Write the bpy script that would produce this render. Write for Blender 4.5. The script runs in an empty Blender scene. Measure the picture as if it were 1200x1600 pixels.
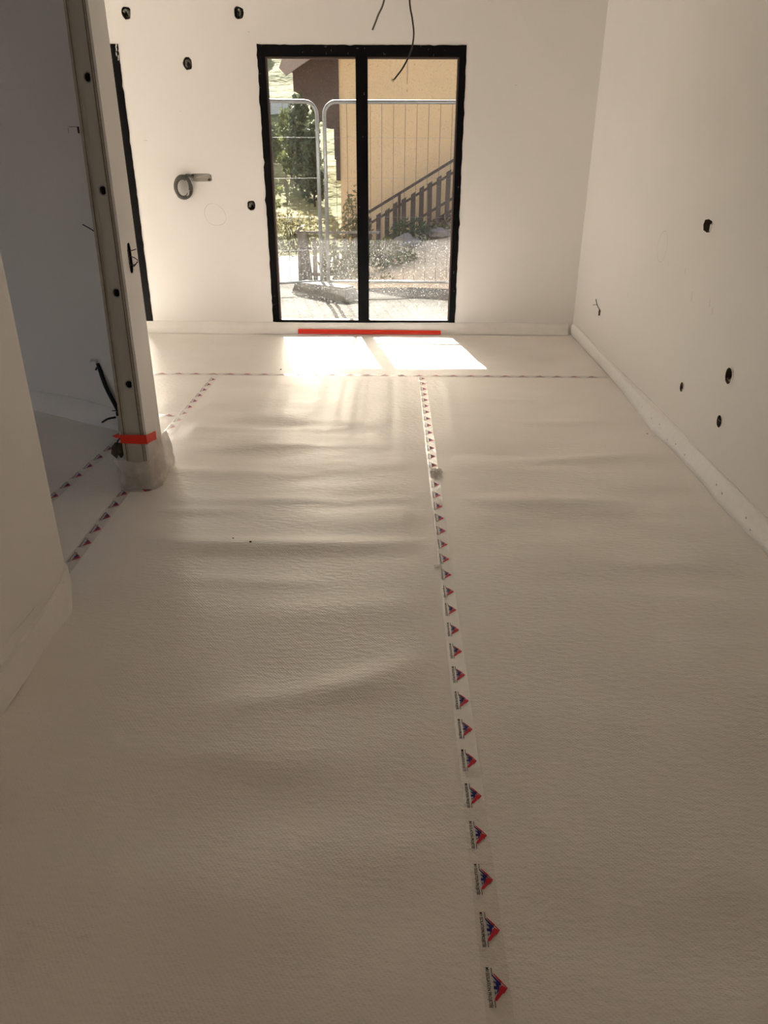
import bpy, bmesh, math, random
import numpy as np
from mathutils import Matrix, Vector

random.seed(7)
rng = np.random.default_rng(11)
scn = bpy.context.scene
C = scn.collection

# ------------------------------------------------------------------ camera
def set_camera():
    f, p, yw, rl = 1193.44, math.radians(25.886), math.radians(0.5144), math.radians(0.21)
    right = Vector((1, 0, 0)); fwd = Vector((0, math.cos(p), -math.sin(p))); up = Vector((0, math.sin(p), math.cos(p)))
    r2 = right * math.cos(rl) + up * math.sin(rl); u2 = up * math.cos(rl) - right * math.sin(rl)
    Z = Matrix.Rotation(yw, 3, 'Z')
    r2, u2, fwd = Z @ r2, Z @ u2, Z @ fwd
    cd = bpy.data.cameras.new('camera'); co = bpy.data.objects.new('camera', cd); C.objects.link(co)
    m = Matrix.Identity(4)
    for i in range(3):
        m[i][0], m[i][1], m[i][2] = r2[i], u2[i], -fwd[i]
    m[0][3], m[1][3], m[2][3] = 0, 0, 1.55
    co.matrix_world = m
    cd.sensor_fit = 'HORIZONTAL'; cd.sensor_width = 36; cd.lens = f / 1200 * 36
    cd.clip_start = .05; cd.clip_end = 500
    scn.camera = co
set_camera()

# ------------------------------------------------------------------ sky, sun, exposure
SUN_DIR = Vector((0.19, -1.0, 0)).normalized() * math.cos(math.radians(32.7)) + Vector((0, 0, -math.sin(math.radians(32.7))))
w = bpy.data.worlds.new('sky'); scn.world = w; w.use_nodes = True
nt = w.node_tree; nt.nodes.clear()
sky = nt.nodes.new('ShaderNodeTexSky'); sky.sky_type = 'NISHITA'; sky.sun_disc = False
sky.sun_elevation = math.radians(32.7); sky.sun_rotation = math.atan2(-SUN_DIR.x, -SUN_DIR.y)
sky.air_density = 1.0; sky.dust_density = 4.0; sky.ozone_density = 1.0
bgn = nt.nodes.new('ShaderNodeBackground'); bgn.inputs['Strength'].default_value = 0.12
out = nt.nodes.new('ShaderNodeOutputWorld')
nt.links.new(sky.outputs[0], bgn.inputs[0]); nt.links.new(bgn.outputs[0], out.inputs[0])
sd = bpy.data.lights.new('sun', 'SUN'); so = bpy.data.objects.new('sun', sd); C.objects.link(so)
sd.energy = 6.6; sd.angle = math.radians(0.36); sd.color = (1.0, 0.945, 0.89)
so.rotation_euler = SUN_DIR.to_track_quat('-Z', 'Y').to_euler(); so.location = (-3, 20, 14)
scn.view_settings.view_transform = 'Standard'; scn.view_settings.look = 'None'
scn.view_settings.gamma = 1.0; scn.view_settings.use_curve_mapping = False
scn.view_settings.exposure = 2.3
cy = scn.cycles
cy.use_denoising = True
cy.max_bounces = 12; cy.diffuse_bounces = 8; cy.glossy_bounces = 5; cy.transmission_bounces = 8; cy.transparent_max_bounces = 24
cy.use_adaptive_sampling = True; cy.adaptive_threshold = 0.02
cy.caustics_reflective = False; cy.caustics_refractive = False
cy.sample_clamp_indirect = 6.0

# ------------------------------------------------------------------ materials
MATS = {}
def nodes_of(name):
    m = bpy.data.materials.new(name); m.use_nodes = True
    return m, m.node_tree, m.node_tree.nodes['Principled BSDF']
def mat(name, col, rough=.6, spec=.4, metal=0, vary=.0, scale=6, detail=4, bump=0, bscale=40, bdist=.01, stretch=(1, 1, 1), col2=None, sharp=False, translucent=0):
    m, t, b = nodes_of(name)
    b.inputs['Roughness'].default_value = rough; b.inputs['Specular IOR Level'].default_value = spec; b.inputs['Metallic'].default_value = metal
    b.inputs['Base Color'].default_value = (*col, 1)
    tc = t.nodes.new('ShaderNodeTexCoord'); mp = t.nodes.new('ShaderNodeMapping'); mp.inputs['Scale'].default_value = stretch
    t.links.new(tc.outputs['Object'], mp.inputs[0])
    if vary or col2:
        n = t.nodes.new('ShaderNodeTexNoise'); n.inputs['Scale'].default_value = scale; n.inputs['Detail'].default_value = detail
        t.links.new(mp.outputs[0], n.inputs['Vector'])
        cr = t.nodes.new('ShaderNodeValToRGB')
        c2 = col2 if col2 else tuple(c * (1 - vary) for c in col)
        cr.color_ramp.elements[0].position = .47 if sharp else .3; cr.color_ramp.elements[1].position = .53 if sharp else .7
        cr.color_ramp.elements[0].color = (*c2, 1); cr.color_ramp.elements[1].color = (*col, 1)
        t.links.new(n.outputs['Fac'], cr.inputs[0]); t.links.new(cr.outputs[0], b.inputs['Base Color'])
    if bump:
        n2 = t.nodes.new('ShaderNodeTexNoise'); n2.inputs['Scale'].default_value = bscale; n2.inputs['Detail'].default_value = 5
        t.links.new(mp.outputs[0], n2.inputs['Vector'])
        bp = t.nodes.new('ShaderNodeBump'); bp.inputs['Strength'].default_value = bump; bp.inputs['Distance'].default_value = bdist
        t.links.new(n2.outputs['Fac'], bp.inputs['Height']); t.links.new(bp.outputs[0], b.inputs['Normal'])
    if translucent:
        tr = t.nodes.new('ShaderNodeBsdfTranslucent'); tr.inputs[0].default_value = (*col, 1)
        mx = t.nodes.new('ShaderNodeMixShader'); mx.inputs[0].default_value = translucent
        o = t.nodes['Material Output']
        t.links.new(b.outputs[0], mx.inputs[1]); t.links.new(tr.outputs[0], mx.inputs[2]); t.links.new(mx.outputs[0], o.inputs[0])
    MATS[name] = m
    return m

mat('plaster', (.82, .797, .778), .55, .3, vary=.03, scale=1.5, bump=.08, bscale=90, bdist=.002)
mat('ceiling_paint', (.82, .80, .77), .7, .3)
mat('slab', (.42, .40, .37), .9, .2, vary=.2, scale=8)
mat('foam', (.92, .915, .90), .8, .2, vary=.04, scale=30, bump=.5, bscale=160, bdist=.006)
mat('foam_smooth', (.85, .825, .795), .6, .3, vary=.04, scale=9, bump=.12, bscale=40, bdist=.004)
mat('black_paint', (.003, .003, .0035), .5, .12, vary=.3, scale=20)
mat('gasket', (.12, .08, .07), .6, .3)
mat('steel_stud', (.56, .55, .50), .5, .4, metal=.1, vary=.12, scale=5, stretch=(1, 1, .2))
mat('board_core', (.52, .48, .42), .85, .2, vary=.2, scale=30, bump=.2, bscale=120)
mat('board_paper', (.22, .17, .13), .85, .2, vary=.3, scale=40)
mat('box_plastic', (.16, .135, .105), .6, .4, vary=.3, scale=30)
mat('cable_grey', (.20, .185, .16), .45, .4)
mat('cable_dark', (.075, .06, .05), .45, .4)
mat('conduit_grey', (.10, .095, .085), .5, .4)
mat('conduit_black', (.008, .008, .008), .5, .4)
mat('copper_brown', (.12, .055, .03), .5, .4)
mat('cable_white', (.6, .58, .54), .4, .4)
mat('red_tape', (.78, .035, .012), .45, .4, vary=.06, scale=12)
mat('ink_black', (.012, .012, .014), .5, .3)
mat('ink_red', (.55, .01, .03), .45, .3)
mat('ink_navy', (.012, .012, .16), .45, .3)
mat('ink_blue', (.44, .46, .50), .5, .3)
mat('pencil', (.56, .52, .49), .8, .2)
mat('olive_sleeve', (.10, .085, .055), .8, .2, vary=.5, scale=25, bump=.6, bscale=30, bdist=.01)
mat('crumb', (.03, .025, .02), .8, .2)
mat('galvanised', (.34, .35, .36), .35, .5, metal=.55, vary=.15, scale=20)
mat('wire_dark', (.07, .065, .06), .6, .3)
mat('beige_render', (.58, .46, .34), .9, .1)
mat('concrete', (.21, .195, .175), .9, .2, vary=.3, scale=9, bump=.4, bscale=40)
mat('yellow_render', (.72, .48, .25), .9, .15, vary=.05, scale=2)
mat('brown_timber', (.10, .058, .04), .8, .2, vary=.3, scale=4, stretch=(.6, 1, 6))
mat('fascia', (.36, .25, .18), .8, .2, vary=.1, scale=3)
mat('roof_tile', (.20, .12, .09), .85, .2, vary=.3, scale=10)
mat('stair_timber', (.075, .052, .042), .8, .2, vary=.25, scale=6, stretch=(4, 4, .5))
mat('weathered_wood', (.27, .235, .20), .9, .15, vary=.45, scale=7, stretch=(5, 5, .6), bump=.4, bscale=25)
mat('canopy_grey', (.45, .44, .42), .8, .2)
mat('yard_dirt', (.088, .080, .066), .95, .1, vary=.22, scale=3.5, detail=8, bump=.5, bscale=14, bdist=.03)
mat('bank_earth', (.60, .44, .29), .95, .1, col2=(.44, .33, .21), scale=5, detail=8, bump=.7, bscale=18, bdist=.06)
mat('road', (.115, .11, .103), .9, .15, vary=.08, scale=3)
mat('hill_grass', (.20, .175, .075), .95, .1, col2=(.10, .105, .04), scale=.55, detail=9, bump=.6, bscale=2, bdist=.4)
mat('leaf_dark', (.10, .12, .065), .7, .2, vary=.6, scale=2.5, translucent=.25)
mat('leaf_mid', (.14, .16, .06), .7, .2, vary=.5, scale=2.5, translucent=.3)
mat('leaf_dry', (.24, .21, .10), .8, .2, vary=.5, scale=2.5, translucent=.3)
mat('bark', (.11, .085, .065), .9, .1, vary=.4, scale=9)
mat('stone_grey', (.24, .205, .175), .9, .2, vary=.35, scale=7, bump=.5, bscale=12, bdist=.04)
mat('pale_wall', (.55, .53, .48), .9, .1)

def membrane_mat():
    m, t, b = nodes_of('membrane')
    N, L = t.nodes, t.links
    tc = N.new('ShaderNodeTexCoord')
    b.inputs['Roughness'].default_value = .40; b.inputs['Specular IOR Level'].default_value = .9
    # slight mottled dirt
    n = N.new('ShaderNodeTexNoise'); n.inputs['Scale'].default_value = 2.2; n.inputs['Detail'].default_value = 6; L.new(tc.outputs['Object'], n.inputs['Vector'])
    cr = N.new('ShaderNodeValToRGB'); cr.color_ramp.elements[0].color = (.79, .745, .695, 1); cr.color_ramp.elements[1].color = (.84, .80, .755, 1)
    cr.color_ramp.elements[0].position = .3; cr.color_ramp.elements[1].position = .7
    L.new(n.outputs['Fac'], cr.inputs[0]); L.new(cr.outputs[0], b.inputs['Base Color'])
    # roughness patches
    rn = N.new('ShaderNodeTexNoise'); rn.inputs['Scale'].default_value = 9; rn.inputs['Detail'].default_value = 5; L.new(tc.outputs['Object'], rn.inputs['Vector'])
    mr = N.new('ShaderNodeMapRange'); mr.inputs['To Min'].default_value = .33; mr.inputs['To Max'].default_value = .52
    L.new(rn.outputs['Fac'], mr.inputs[0]); L.new(mr.outputs[0], b.inputs['Roughness'])
    # woven diagonal emboss + crinkle noise
    hs = []
    for ang in (62, -38):
        mp = N.new('ShaderNodeMapping'); mp.inputs['Rotation'].default_value = (0, 0, math.radians(ang)); L.new(tc.outputs['Object'], mp.inputs[0])
        wv = N.new('ShaderNodeTexWave'); wv.inputs['Scale'].default_value = 38; wv.inputs['Distortion'].default_value = 1.2; wv.inputs['Detail Scale'].default_value = 3
        L.new(mp.outputs[0], wv.inputs['Vector']); hs.append(wv)
    mul = N.new('ShaderNodeMath'); mul.operation = 'MULTIPLY'; L.new(hs[0].outputs['Fac'], mul.inputs[0]); L.new(hs[1].outputs['Fac'], mul.inputs[1])
    n2 = N.new('ShaderNodeTexNoise'); n2.inputs['Scale'].default_value = 42; n2.inputs['Detail'].default_value = 4
    mp2 = N.new('ShaderNodeMapping'); mp2.inputs['Scale'].default_value = (.7, 1.6, 1); L.new(tc.outputs['Object'], mp2.inputs[0]); L.new(mp2.outputs[0], n2.inputs['Vector'])
    b1 = N.new('ShaderNodeBump'); b1.inputs['Strength'].default_value = .22; b1.inputs['Distance'].default_value = .0016; L.new(mul.outputs[0], b1.inputs['Height'])
    b2 = N.new('ShaderNodeBump'); b2.inputs['Strength'].default_value = .5; b2.inputs['Distance'].default_value = .006; L.new(n2.outputs['Fac'], b2.inputs['Height'])
    L.new(b1.outputs[0], b2.inputs['Normal']); L.new(b2.outputs[0], b.inputs['Normal'])
    MATS['membrane'] = m
membrane_mat()

def clear_mat(name, dust_scale, dust_amount, tint=(1, 1, 1), gloss=.08, grough=.02, base_dust=0.0, speck=False, dustcol=(.9, .87, .8)):
    """thin clear sheet: transparent, a little mirror, and dust that scatters light"""
    m = bpy.data.materials.new(name); m.use_nodes = True; t = m.node_tree; N, L = t.nodes, t.links; N.clear()
    o = N.new('ShaderNodeOutputMaterial')
    tr = N.new('ShaderNodeBsdfTransparent'); tr.inputs[0].default_value = (*tint, 1)
    gl = N.new('ShaderNodeBsdfGlossy'); gl.inputs['Roughness'].default_value = grough
    lw = N.new('ShaderNodeFresnel'); lw.inputs['IOR'].default_value = 1.45
    ml = N.new('ShaderNodeMath'); ml.operation = 'MULTIPLY'; ml.inputs[1].default_value = gloss / .04; ml.use_clamp = True; L.new(lw.outputs[0], ml.inputs[0])
    mx = N.new('ShaderNodeMixShader'); L.new(ml.outputs[0], mx.inputs[0]); L.new(tr.outputs[0], mx.inputs[1]); L.new(gl.outputs[0], mx.inputs[2])
    df = N.new('ShaderNodeBsdfDiffuse'); df.inputs[0].default_value = (*dustcol, 1)
    tl = N.new('ShaderNodeBsdfTranslucent'); tl.inputs[0].default_value = (*dustcol, 1)
    md = N.new('ShaderNodeMixShader'); md.inputs[0].default_value = .6; L.new(df.outputs[0], md.inputs[1]); L.new(tl.outputs[0], md.inputs[2])
    tc = N.new('ShaderNodeTexCoord')
    n = N.new('ShaderNodeTexNoise'); n.inputs['Scale'].default_value = dust_scale; n.inputs['Detail'].default_value = 8; L.new(tc.outputs['Object'], n.inputs['Vector'])
    mr = N.new('ShaderNodeMapRange'); mr.inputs['From Min'].default_value = .42; mr.inputs['From Max'].default_value = .75
    mr.inputs['To Min'].default_value = base_dust; mr.inputs['To Max'].default_value = base_dust + dust_amount; L.new(n.outputs['Fac'], mr.inputs[0])
    fac = mr.outputs[0]
    if speck:
        v = N.new('ShaderNodeTexNoise'); v.inputs['Scale'].default_value = 150; v.inputs['Detail'].default_value = 3; L.new(tc.outputs['Object'], v.inputs['Vector'])
        m2 = N.new('ShaderNodeMapRange'); m2.inputs['From Min'].default_value = .61; m2.inputs['From Max'].default_value = .72; m2.inputs['To Max'].default_value = .34; L.new(v.outputs['Fac'], m2.inputs[0])
        big = N.new('ShaderNodeMath'); big.operation = 'ADD'; big.use_clamp = True; L.new(mr.outputs[0], big.inputs[0]); L.new(m2.outputs[0], big.inputs[1]); fac = big.outputs[0]
    m3 = N.new('ShaderNodeMixShader'); L.new(fac, m3.inputs[0]); L.new(mx.outputs[0], m3.inputs[1]); L.new(md.outputs[0], m3.inputs[2])
    L.new(m3.outputs[0], o.inputs[0]); MATS[name] = m
clear_mat('glass_dusty', 2.5, .04, (.93, .94, .93), .04, .0, .006, True)
clear_mat('glass', 2.5, .04, (.96, .97, .96), .05, .0, .0)
clear_mat('clear_tape', 30, .06, (.975, .97, .965), .014, .22, .02)
clear_mat('film', 14, .30, (.95, .94, .93), .05, .25, .72, dustcol=(.88, .85, .81))

# ------------------------------------------------------------------ mesh helpers
class MB:
    def __init__(s): s.v = []; s.f = []; s.m = []
    def add(s, vs, fs, mi=0):
        o = len(s.v); s.v += [tuple(p) for p in vs]; s.f += [tuple(i + o for i in q) for q in fs]; s.m += [mi] * len(fs); return s
    def box(s, x0, x1, y0, y1, z0, z1, mi=0):
        return s.add([(x0, y0, z0), (x1, y0, z0), (x1, y1, z0), (x0, y1, z0), (x0, y0, z1), (x1, y0, z1), (x1, y1, z1), (x0, y1, z1)],
                     [(3, 2, 1, 0), (4, 5, 6, 7), (0, 1, 5, 4), (1, 2, 6, 5), (2, 3, 7, 6), (3, 0, 4, 7)], mi)
    def beam(s, a, b, wd, th, up=(0, 0, 1), mi=0):
        a, b = Vector(a), Vector(b); d = (b - a).normalized(); sd_ = d.cross(Vector(up)).normalized() * wd / 2; u = sd_.cross(d).normalized() * th / 2
        vs = [a - sd_ - u, a + sd_ - u, a + sd_ + u, a - sd_ + u, b - sd_ - u, b + sd_ - u, b + sd_ + u, b - sd_ + u]
        return s.add(vs, [(3, 2, 1, 0), (4, 5, 6, 7), (0, 1, 5, 4), (1, 2, 6, 5), (2, 3, 7, 6), (3, 0, 4, 7)], mi)
    def prism(s, poly, y0, y1, mi=0):
        n = len(poly)
        vs = [(x, y0, z) for x, z in poly] + [(x, y1, z) for x, z in poly]
        fs = [tuple(range(n)), tuple(range(2 * n - 1, n - 1, -1))] + [(i, i + n, (i + 1) % n + n, (i + 1) % n) for i in range(n)]
        return s.add(vs, fs, mi)
    def tube(s, pts, r, seg=8, smooth=5, caps=True, mi=0):
        P = [Vector(p) for p in pts]
        if smooth and len(P) > 2:
            Q = []
            for i in range(len(P) - 1):
                p0 = P[i - 1] if i else P[0] * 2 - P[1]; p1 = P[i]; p2 = P[i + 1]; p3 = P[i + 2] if i + 2 < len(P) else P[-1] * 2 - P[-2]
                for k in range(smooth):
                    t = k / smooth
                    Q.append(.5 * ((2 * p1) + (p2 - p0) * t + (2 * p0 - 5 * p1 + 4 * p2 - p3) * t * t + (3 * p1 - p0 - 3 * p2 + p3) * t ** 3))
            Q.append(P[-1]); P = Q
        rs = r if callable(r) else (lambda t: r)
        vs = []; fs = []
        nrm = None
        for i, p in enumerate(P):
            d = (P[min(i + 1, len(P) - 1)] - P[max(i - 1, 0)]).normalized()
            if nrm is None:
                nrm = d.orthogonal().normalized()
            else:
                nrm = (nrm - d * nrm.dot(d)); nrm = nrm.normalized() if nrm.length > 1e-6 else d.orthogonal().normalized()
            bn = d.cross(nrm); rr = rs(i / (len(P) - 1))
            for k in range(seg):
                a = 2 * math.pi * k / seg; vs.append(p + (nrm * math.cos(a) + bn * math.sin(a)) * rr)
        for i in range(len(P) - 1):
            for k in range(seg):
                fs.append((i * seg + k, i * seg + (k + 1) % seg, (i + 1) * seg + (k + 1) % seg, (i + 1) * seg + k))
        if caps:
            fs.append(tuple(range(seg - 1, -1, -1))); e = (len(P) - 1) * seg; fs.append(tuple(e + k for k in range(seg)))
        return s.add(vs, fs, mi)
    def mesh(s, name, mats, smooth=False):
        me = bpy.data.meshes.new(name); me.from_pydata(s.v, [], s.f)
        for m in ([mats] if isinstance(mats, str) else mats): me.materials.append(MATS[m])
        if any(s.m): me.polygons.foreach_set('material_index', s.m)
        if smooth: me.polygons.foreach_set('use_smooth', [True] * len(s.f))
        me.update()
        return me
    def build(s, name, mats, parent=None, smooth=False, loc=None):
        return obj(name, s.mesh(name, mats, smooth), parent, loc)

def obj(name, me, parent=None, loc=None):
    o = bpy.data.objects.new(name, me); C.objects.link(o)
    if parent is not None: o.parent = parent
    if loc is not None: o.location = loc
    return o
def empty(name, loc=(0, 0, 0)):
    o = bpy.data.objects.new(name, None); C.objects.link(o); o.location = loc; o.empty_display_size = .1; return o
def tag(o, label=None, cat=None, group=None, kind=None):
    if label: o['label'] = label
    if cat: o['category'] = cat
    if group: o['group'] = group
    if kind: o['kind'] = kind
    return o
def cut(o, cutter_mb):
    cm = cutter_mb.mesh('cutter', 'plaster'); co = bpy.data.objects.new('cutter', cm); C.objects.link(co)
    bm = bmesh.new(); bm.from_mesh(cm); bmesh.ops.recalc_face_normals(bm, faces=bm.faces); bm.to_mesh(cm); bm.free()
    md = o.modifiers.new('b', 'BOOLEAN'); md.object = co; md.operation = 'DIFFERENCE'; md.solver = 'EXACT'
    dg = bpy.context.evaluated_depsgraph_get(); dg.update()
    me = bpy.data.meshes.new_from_object(o.evaluated_get(dg)); old = o.data
    o.modifiers.clear(); o.data = me; bpy.data.objects.remove(co); bpy.data.meshes.remove(cm); bpy.data.meshes.remove(old)
def disc_poly(cx, cz, rx, rz, n=16, jit=0., power=2., seed=0):
    r = random.Random(seed); P = []
    for k in range(n):
        a = 2 * math.pi * k / n; c, s_ = math.cos(a), math.sin(a)
        j = 1 + r.uniform(-jit, jit)
        P.append((cx + rx * j * math.copysign(abs(c) ** (2 / power), c), cz + rz * j * math.copysign(abs(s_) ** (2 / power), s_)))
    return P

# ------------------------------------------------------------------ dimensions
YB, XR, XL, ZC = 6.856, 1.61, -1.18, 2.62          # back wall, right wall, left wall, ceiling
YT = 7.16                                          # outside face of the back wall
D1 = (-1.056, 0.562, 0.10, 2.218)                  # the glazed door: x0, x1, z0, z1
W2 = (-3.76, -2.128, 0.10, 2.220)                  # the next glazed door along the wall
W3 = (-6.95, -4.70, 0.10, 2.220)  # added unseen glazed door, brings bounced sun into the room from the side bay

# ------------------------------------------------------------------ the shell
floor = MB().box(-7.3, 1.75, -2.7, YT, -.22, -.03).build('floor', 'slab'); tag(floor, 'grey concrete slab under the white membrane sheets', kind='structure')
ceil = MB().box(-7.3, 1.75, -2.7, YT, ZC, ZC + .15).build('ceiling', 'ceiling_paint'); tag(ceil, 'white painted ceiling above the room', kind='structure')

HOLES_BACK = [(-2.035, 2.422, .036, .042, 1), (-1.178, 2.424, .036, .042, 2), (-1.604, 2.091, .036, .043, 3), (-1.179, 1.064, .034, .040, 4)]
wb = MB().box(-7.3, 1.75, YB, YT, -.22, ZC).build('wall_back', 'plaster'); tag(wb, 'white plastered back wall around the black glazed door', kind='structure')
cm = MB()
for x0, x1, z0, z1 in (D1, W2, W3): cm.box(x0 + .02, x1 - .02, YB - .1, YT + .1, z0 - .06, z1 - .02)
for x, z, rx, rz, s_ in HOLES_BACK: cm.prism(disc_poly(x, z, rx, rz, 14, .10, 2.6, s_), YB - .05, YB + .07)
slot = disc_poly(-1.582, 1.276, .090, .030, 20, .03, 5, 9)
cm.prism(slot, YB - .05, YB + .06)
cut(wb, cm)

wr = MB().box(XR, XR + .14, -2.7, YB, -.22, ZC).build('wall_right', 'plaster'); tag(wr, 'white plastered wall along the right side of the room', kind='structure')
HOLES_RIGHT = [('oct', 4.155, 1.168, .070, .036), ('r', 3.575, .550, .042, .043), ('r', 4.124, .332, .028, .030), ('r', 3.577, .322, .033, .034), ('slit', 6.000, .365, .012, .028)]
cm = MB()
for i, (k, y, z, ry, rz) in enumerate(HOLES_RIGHT):
    P = disc_poly(y, z, ry, rz, 8 if k == 'oct' else 16, .02 if k == 'oct' else .05, 2.8 if k == 'oct' else 2, 20 + i)
    n = len(P)
    cm.add([(XR - .05, a, b) for a, b in P] + [(XR + .075, a, b) for a, b in P],
           [tuple(range(n)), tuple(range(2 * n - 1, n - 1, -1))] + [(j, j + n, (j + 1) % n + n, (j + 1) % n) for j in range(n)])
cm.box(XR - .2, XR + .3, -2.35, -1.70, .10, 2.10)  # added unseen opening behind the viewer, brightens the near floor
cut(wr, cm)

wl = MB().box(XL - .12, XL, -2.7, 2.40, -.22, ZC).build('wall_left', 'plaster'); tag(wl, 'plastered wall end at the left edge beside the doorway', kind='structure')
MB().box(XL - .12, XL, 2.40, 3.46, 2.12, ZC).build('lintel', 'plaster', wl)
wre = MB().box(-7.3, 1.75, -2.85, -2.7, -.22, ZC).build('wall_rear', 'plaster'); tag(wre, 'white wall behind the viewer', kind='structure')
wfl = MB().box(-7.45, -7.3, .30, YT, -.22, ZC).build('wall_far_left', 'plaster'); tag(wfl, 'white end wall of the side room with an added opening that lets sky light in', kind='structure')
cut(wfl, MB().box(-7.6, -7.2, 1.3, 3.3, .95, 2.10))  # added unseen opening, brightens the side room with sky light
tag(MB().box(-7.3, XL - .12, .30, .42, -.22, ZC).build('wall_side_room_rear', 'plaster'), 'near wall of the dim side room', kind='structure')

# dim side room: its far wall runs from the stub, kinks, then goes off at an angle
INN = [(-1.30, 3.695), (-1.53, 4.250), (-2.60, 4.846), (-7.3, 4.846)]
OUT = [(-1.18, 3.695), (-1.44, 4.335), (-2.56, 4.966), (-7.3, 4.966)]
m = MB()
for i in range(3):
    a, b, c, d = INN[i], INN[i + 1], OUT[i + 1], OUT[i]
    vs = [(*p, z) for z in (-.22, ZC) for p in (a, b, c, d)]
    fs = [(0, 1, 5, 4), (2, 3, 7, 6), (4, 5, 6, 7), (3, 2, 1, 0)]
    if i == 0: fs.append((3, 0, 4, 7))
    if i == 2: fs.append((1, 2, 6, 5))
    m.add(vs, fs)
wd = m.build('wall_diagonal', 'plaster'); tag(wd, 'shaded angled wall of the side room behind the metal stud', kind='structure')
bm = bmesh.new(); bm.from_mesh(wd.data); bmesh.ops.remove_doubles(bm, verts=bm.verts, dist=1e-4); bmesh.ops.recalc_face_normals(bm, faces=bm.faces); bm.to_mesh(wd.data); bm.free()
dvec = Vector((-1.688 + 2.279, 4.338 - 4.667, 0)).normalized(); dnrm = Vector((dvec.y, -dvec.x, 0))
if dnrm.y > 0: dnrm = -dnrm
def on_diag(x, z, off=0):
    y = 4.338 + (x + 1.688) * dvec.y / dvec.x
    return Vector((x, y, z)) + dnrm * off

# partition stub with the open metal stud
st = empty('wall_stub', (-1.24, 3.46, 0)); tag(st, 'partition stub ending in an open galvanised stud', kind='structure')
def sp(mb, name, mt, smooth=False):
    o = mb.build(name, mt, st, smooth); o.matrix_parent_inverse = Matrix.Translation((1.24, -3.46, 0)); return o
right_board = sp(MB().box(-1.1925, -1.18, 3.46, 3.695, 0, ZC), 'plasterboard', 'plaster')
cm = MB(); P = disc_poly(3.584, 1.073, .028, .068, 16, .04, 3, 31); n = len(P)
cm.add([(-1.17, a, b) for a, b in P] + [(-1.24, a, b) for a, b in P], [tuple(range(n)), tuple(range(2 * n - 1, n - 1, -1))] + [(j, j + n, (j + 1) % n + n, (j + 1) % n) for j in range(n)])
cut(right_board, cm)
sp(MB().box(-1.2055, -1.194, 3.462, 3.695, 0, ZC), 'plasterboard', 'board_core')
sp(MB().box(-1.1945, -1.1922, 3.459, 3.69, 0, ZC), 'paper_edge', 'board_paper')
sp(MB().box(-1.2078, -1.2057, 3.459, 3.69, 0, ZC), 'paper_edge', 'board_paper')
sp(MB().box(-1.300, -1.2865, 3.455, 3.695, 0, ZC), 'plasterboard', 'board_core')
sp(MB().box(-1.286, -1.275, 3.460, 3.695, 0, ZC), 'plasterboard', 'board_core')
sp(MB().box(-1.2868, -1.2858, 3.453, 3.69, 0, ZC), 'paper_edge', 'board_paper')
web = sp(MB().box(-1.275, -1.208, 3.4635, 3.4655, 0, ZC), 'stud_web', 'steel_stud')
cm = MB()
for z in (.095, .52, .938, 1.359, 1.777, 2.196): cm.prism(disc_poly(-1.2315, z, .0165, .0165, 20), 3.45, 3.50)
cut(web, cm)
sp(MB().box(-1.2752, -1.273, 3.458, 3.520, 0, ZC), 'stud_flange', 'steel_stud')
sp(MB().box(-1.2100, -1.2078, 3.458, 3.520, 0, ZC), 'stud_flange', 'steel_stud')
m = MB()
for z in (.095, .52, .938, 1.359, 1.777, 2.196): cm.prism(disc_poly(-1.2315, z, .0165, .0165, 20), 3.45, 3.50)
cut(web, cm)
sp(MB().box(-1.2752, -1.273, 3.458, 3.520, 0, ZC), 'stud_flange', 'steel_stud')
sp(MB().box(-1.2100, -1.2078, 3.458, 3.520, 0, ZC), 'stud_flange', 'steel_stud')
sp(MB().box(-1.273, -1.266, 3.458, 3.4595, 0, ZC), 'stud_lip', 'steel_stud')
sp(MB().box(-1.217, -1.210, 3.458, 3.4595, 0, ZC), 'stud_lip', 'steel_stud')
m = MB()
for z in (.095, .52, .938, 1.359, 1.777, 2.196):
    for k in range(20):
        a, b = 2 * math.pi * k / 20, 2 * math.pi * (k + 1) / 20
        q = [(-1.2315 + r_ * math.cos(t), 3.4628, z + r_ * math.sin(t)) for r_, t in ((.0165, a), (.0165, b), (.0215, b), (.0215, a))]
        m.add(q, [(0, 1, 2, 3)])
sp(m, 'hole_rim', 'galvanised')
sp(MB().box(-1.272, -1.212, 3.60, 3.61, 0, ZC), 'cavity_shade', 'conduit_black')  # black sheet paints the shade inside the stud, seen through the holes

# the unfinished stub is not plumb: its open end leans back and its left boards lean in
for ch in st.children:
    for v in ch.data.vertices:
        x, y, z = v.co
        v.co.x += min(1, max(0, (-1.185 - x) / .115)) * max(-.005, (z - .24) * .0145)
        if y < 3.55: v.co.y += .018 * z

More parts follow.
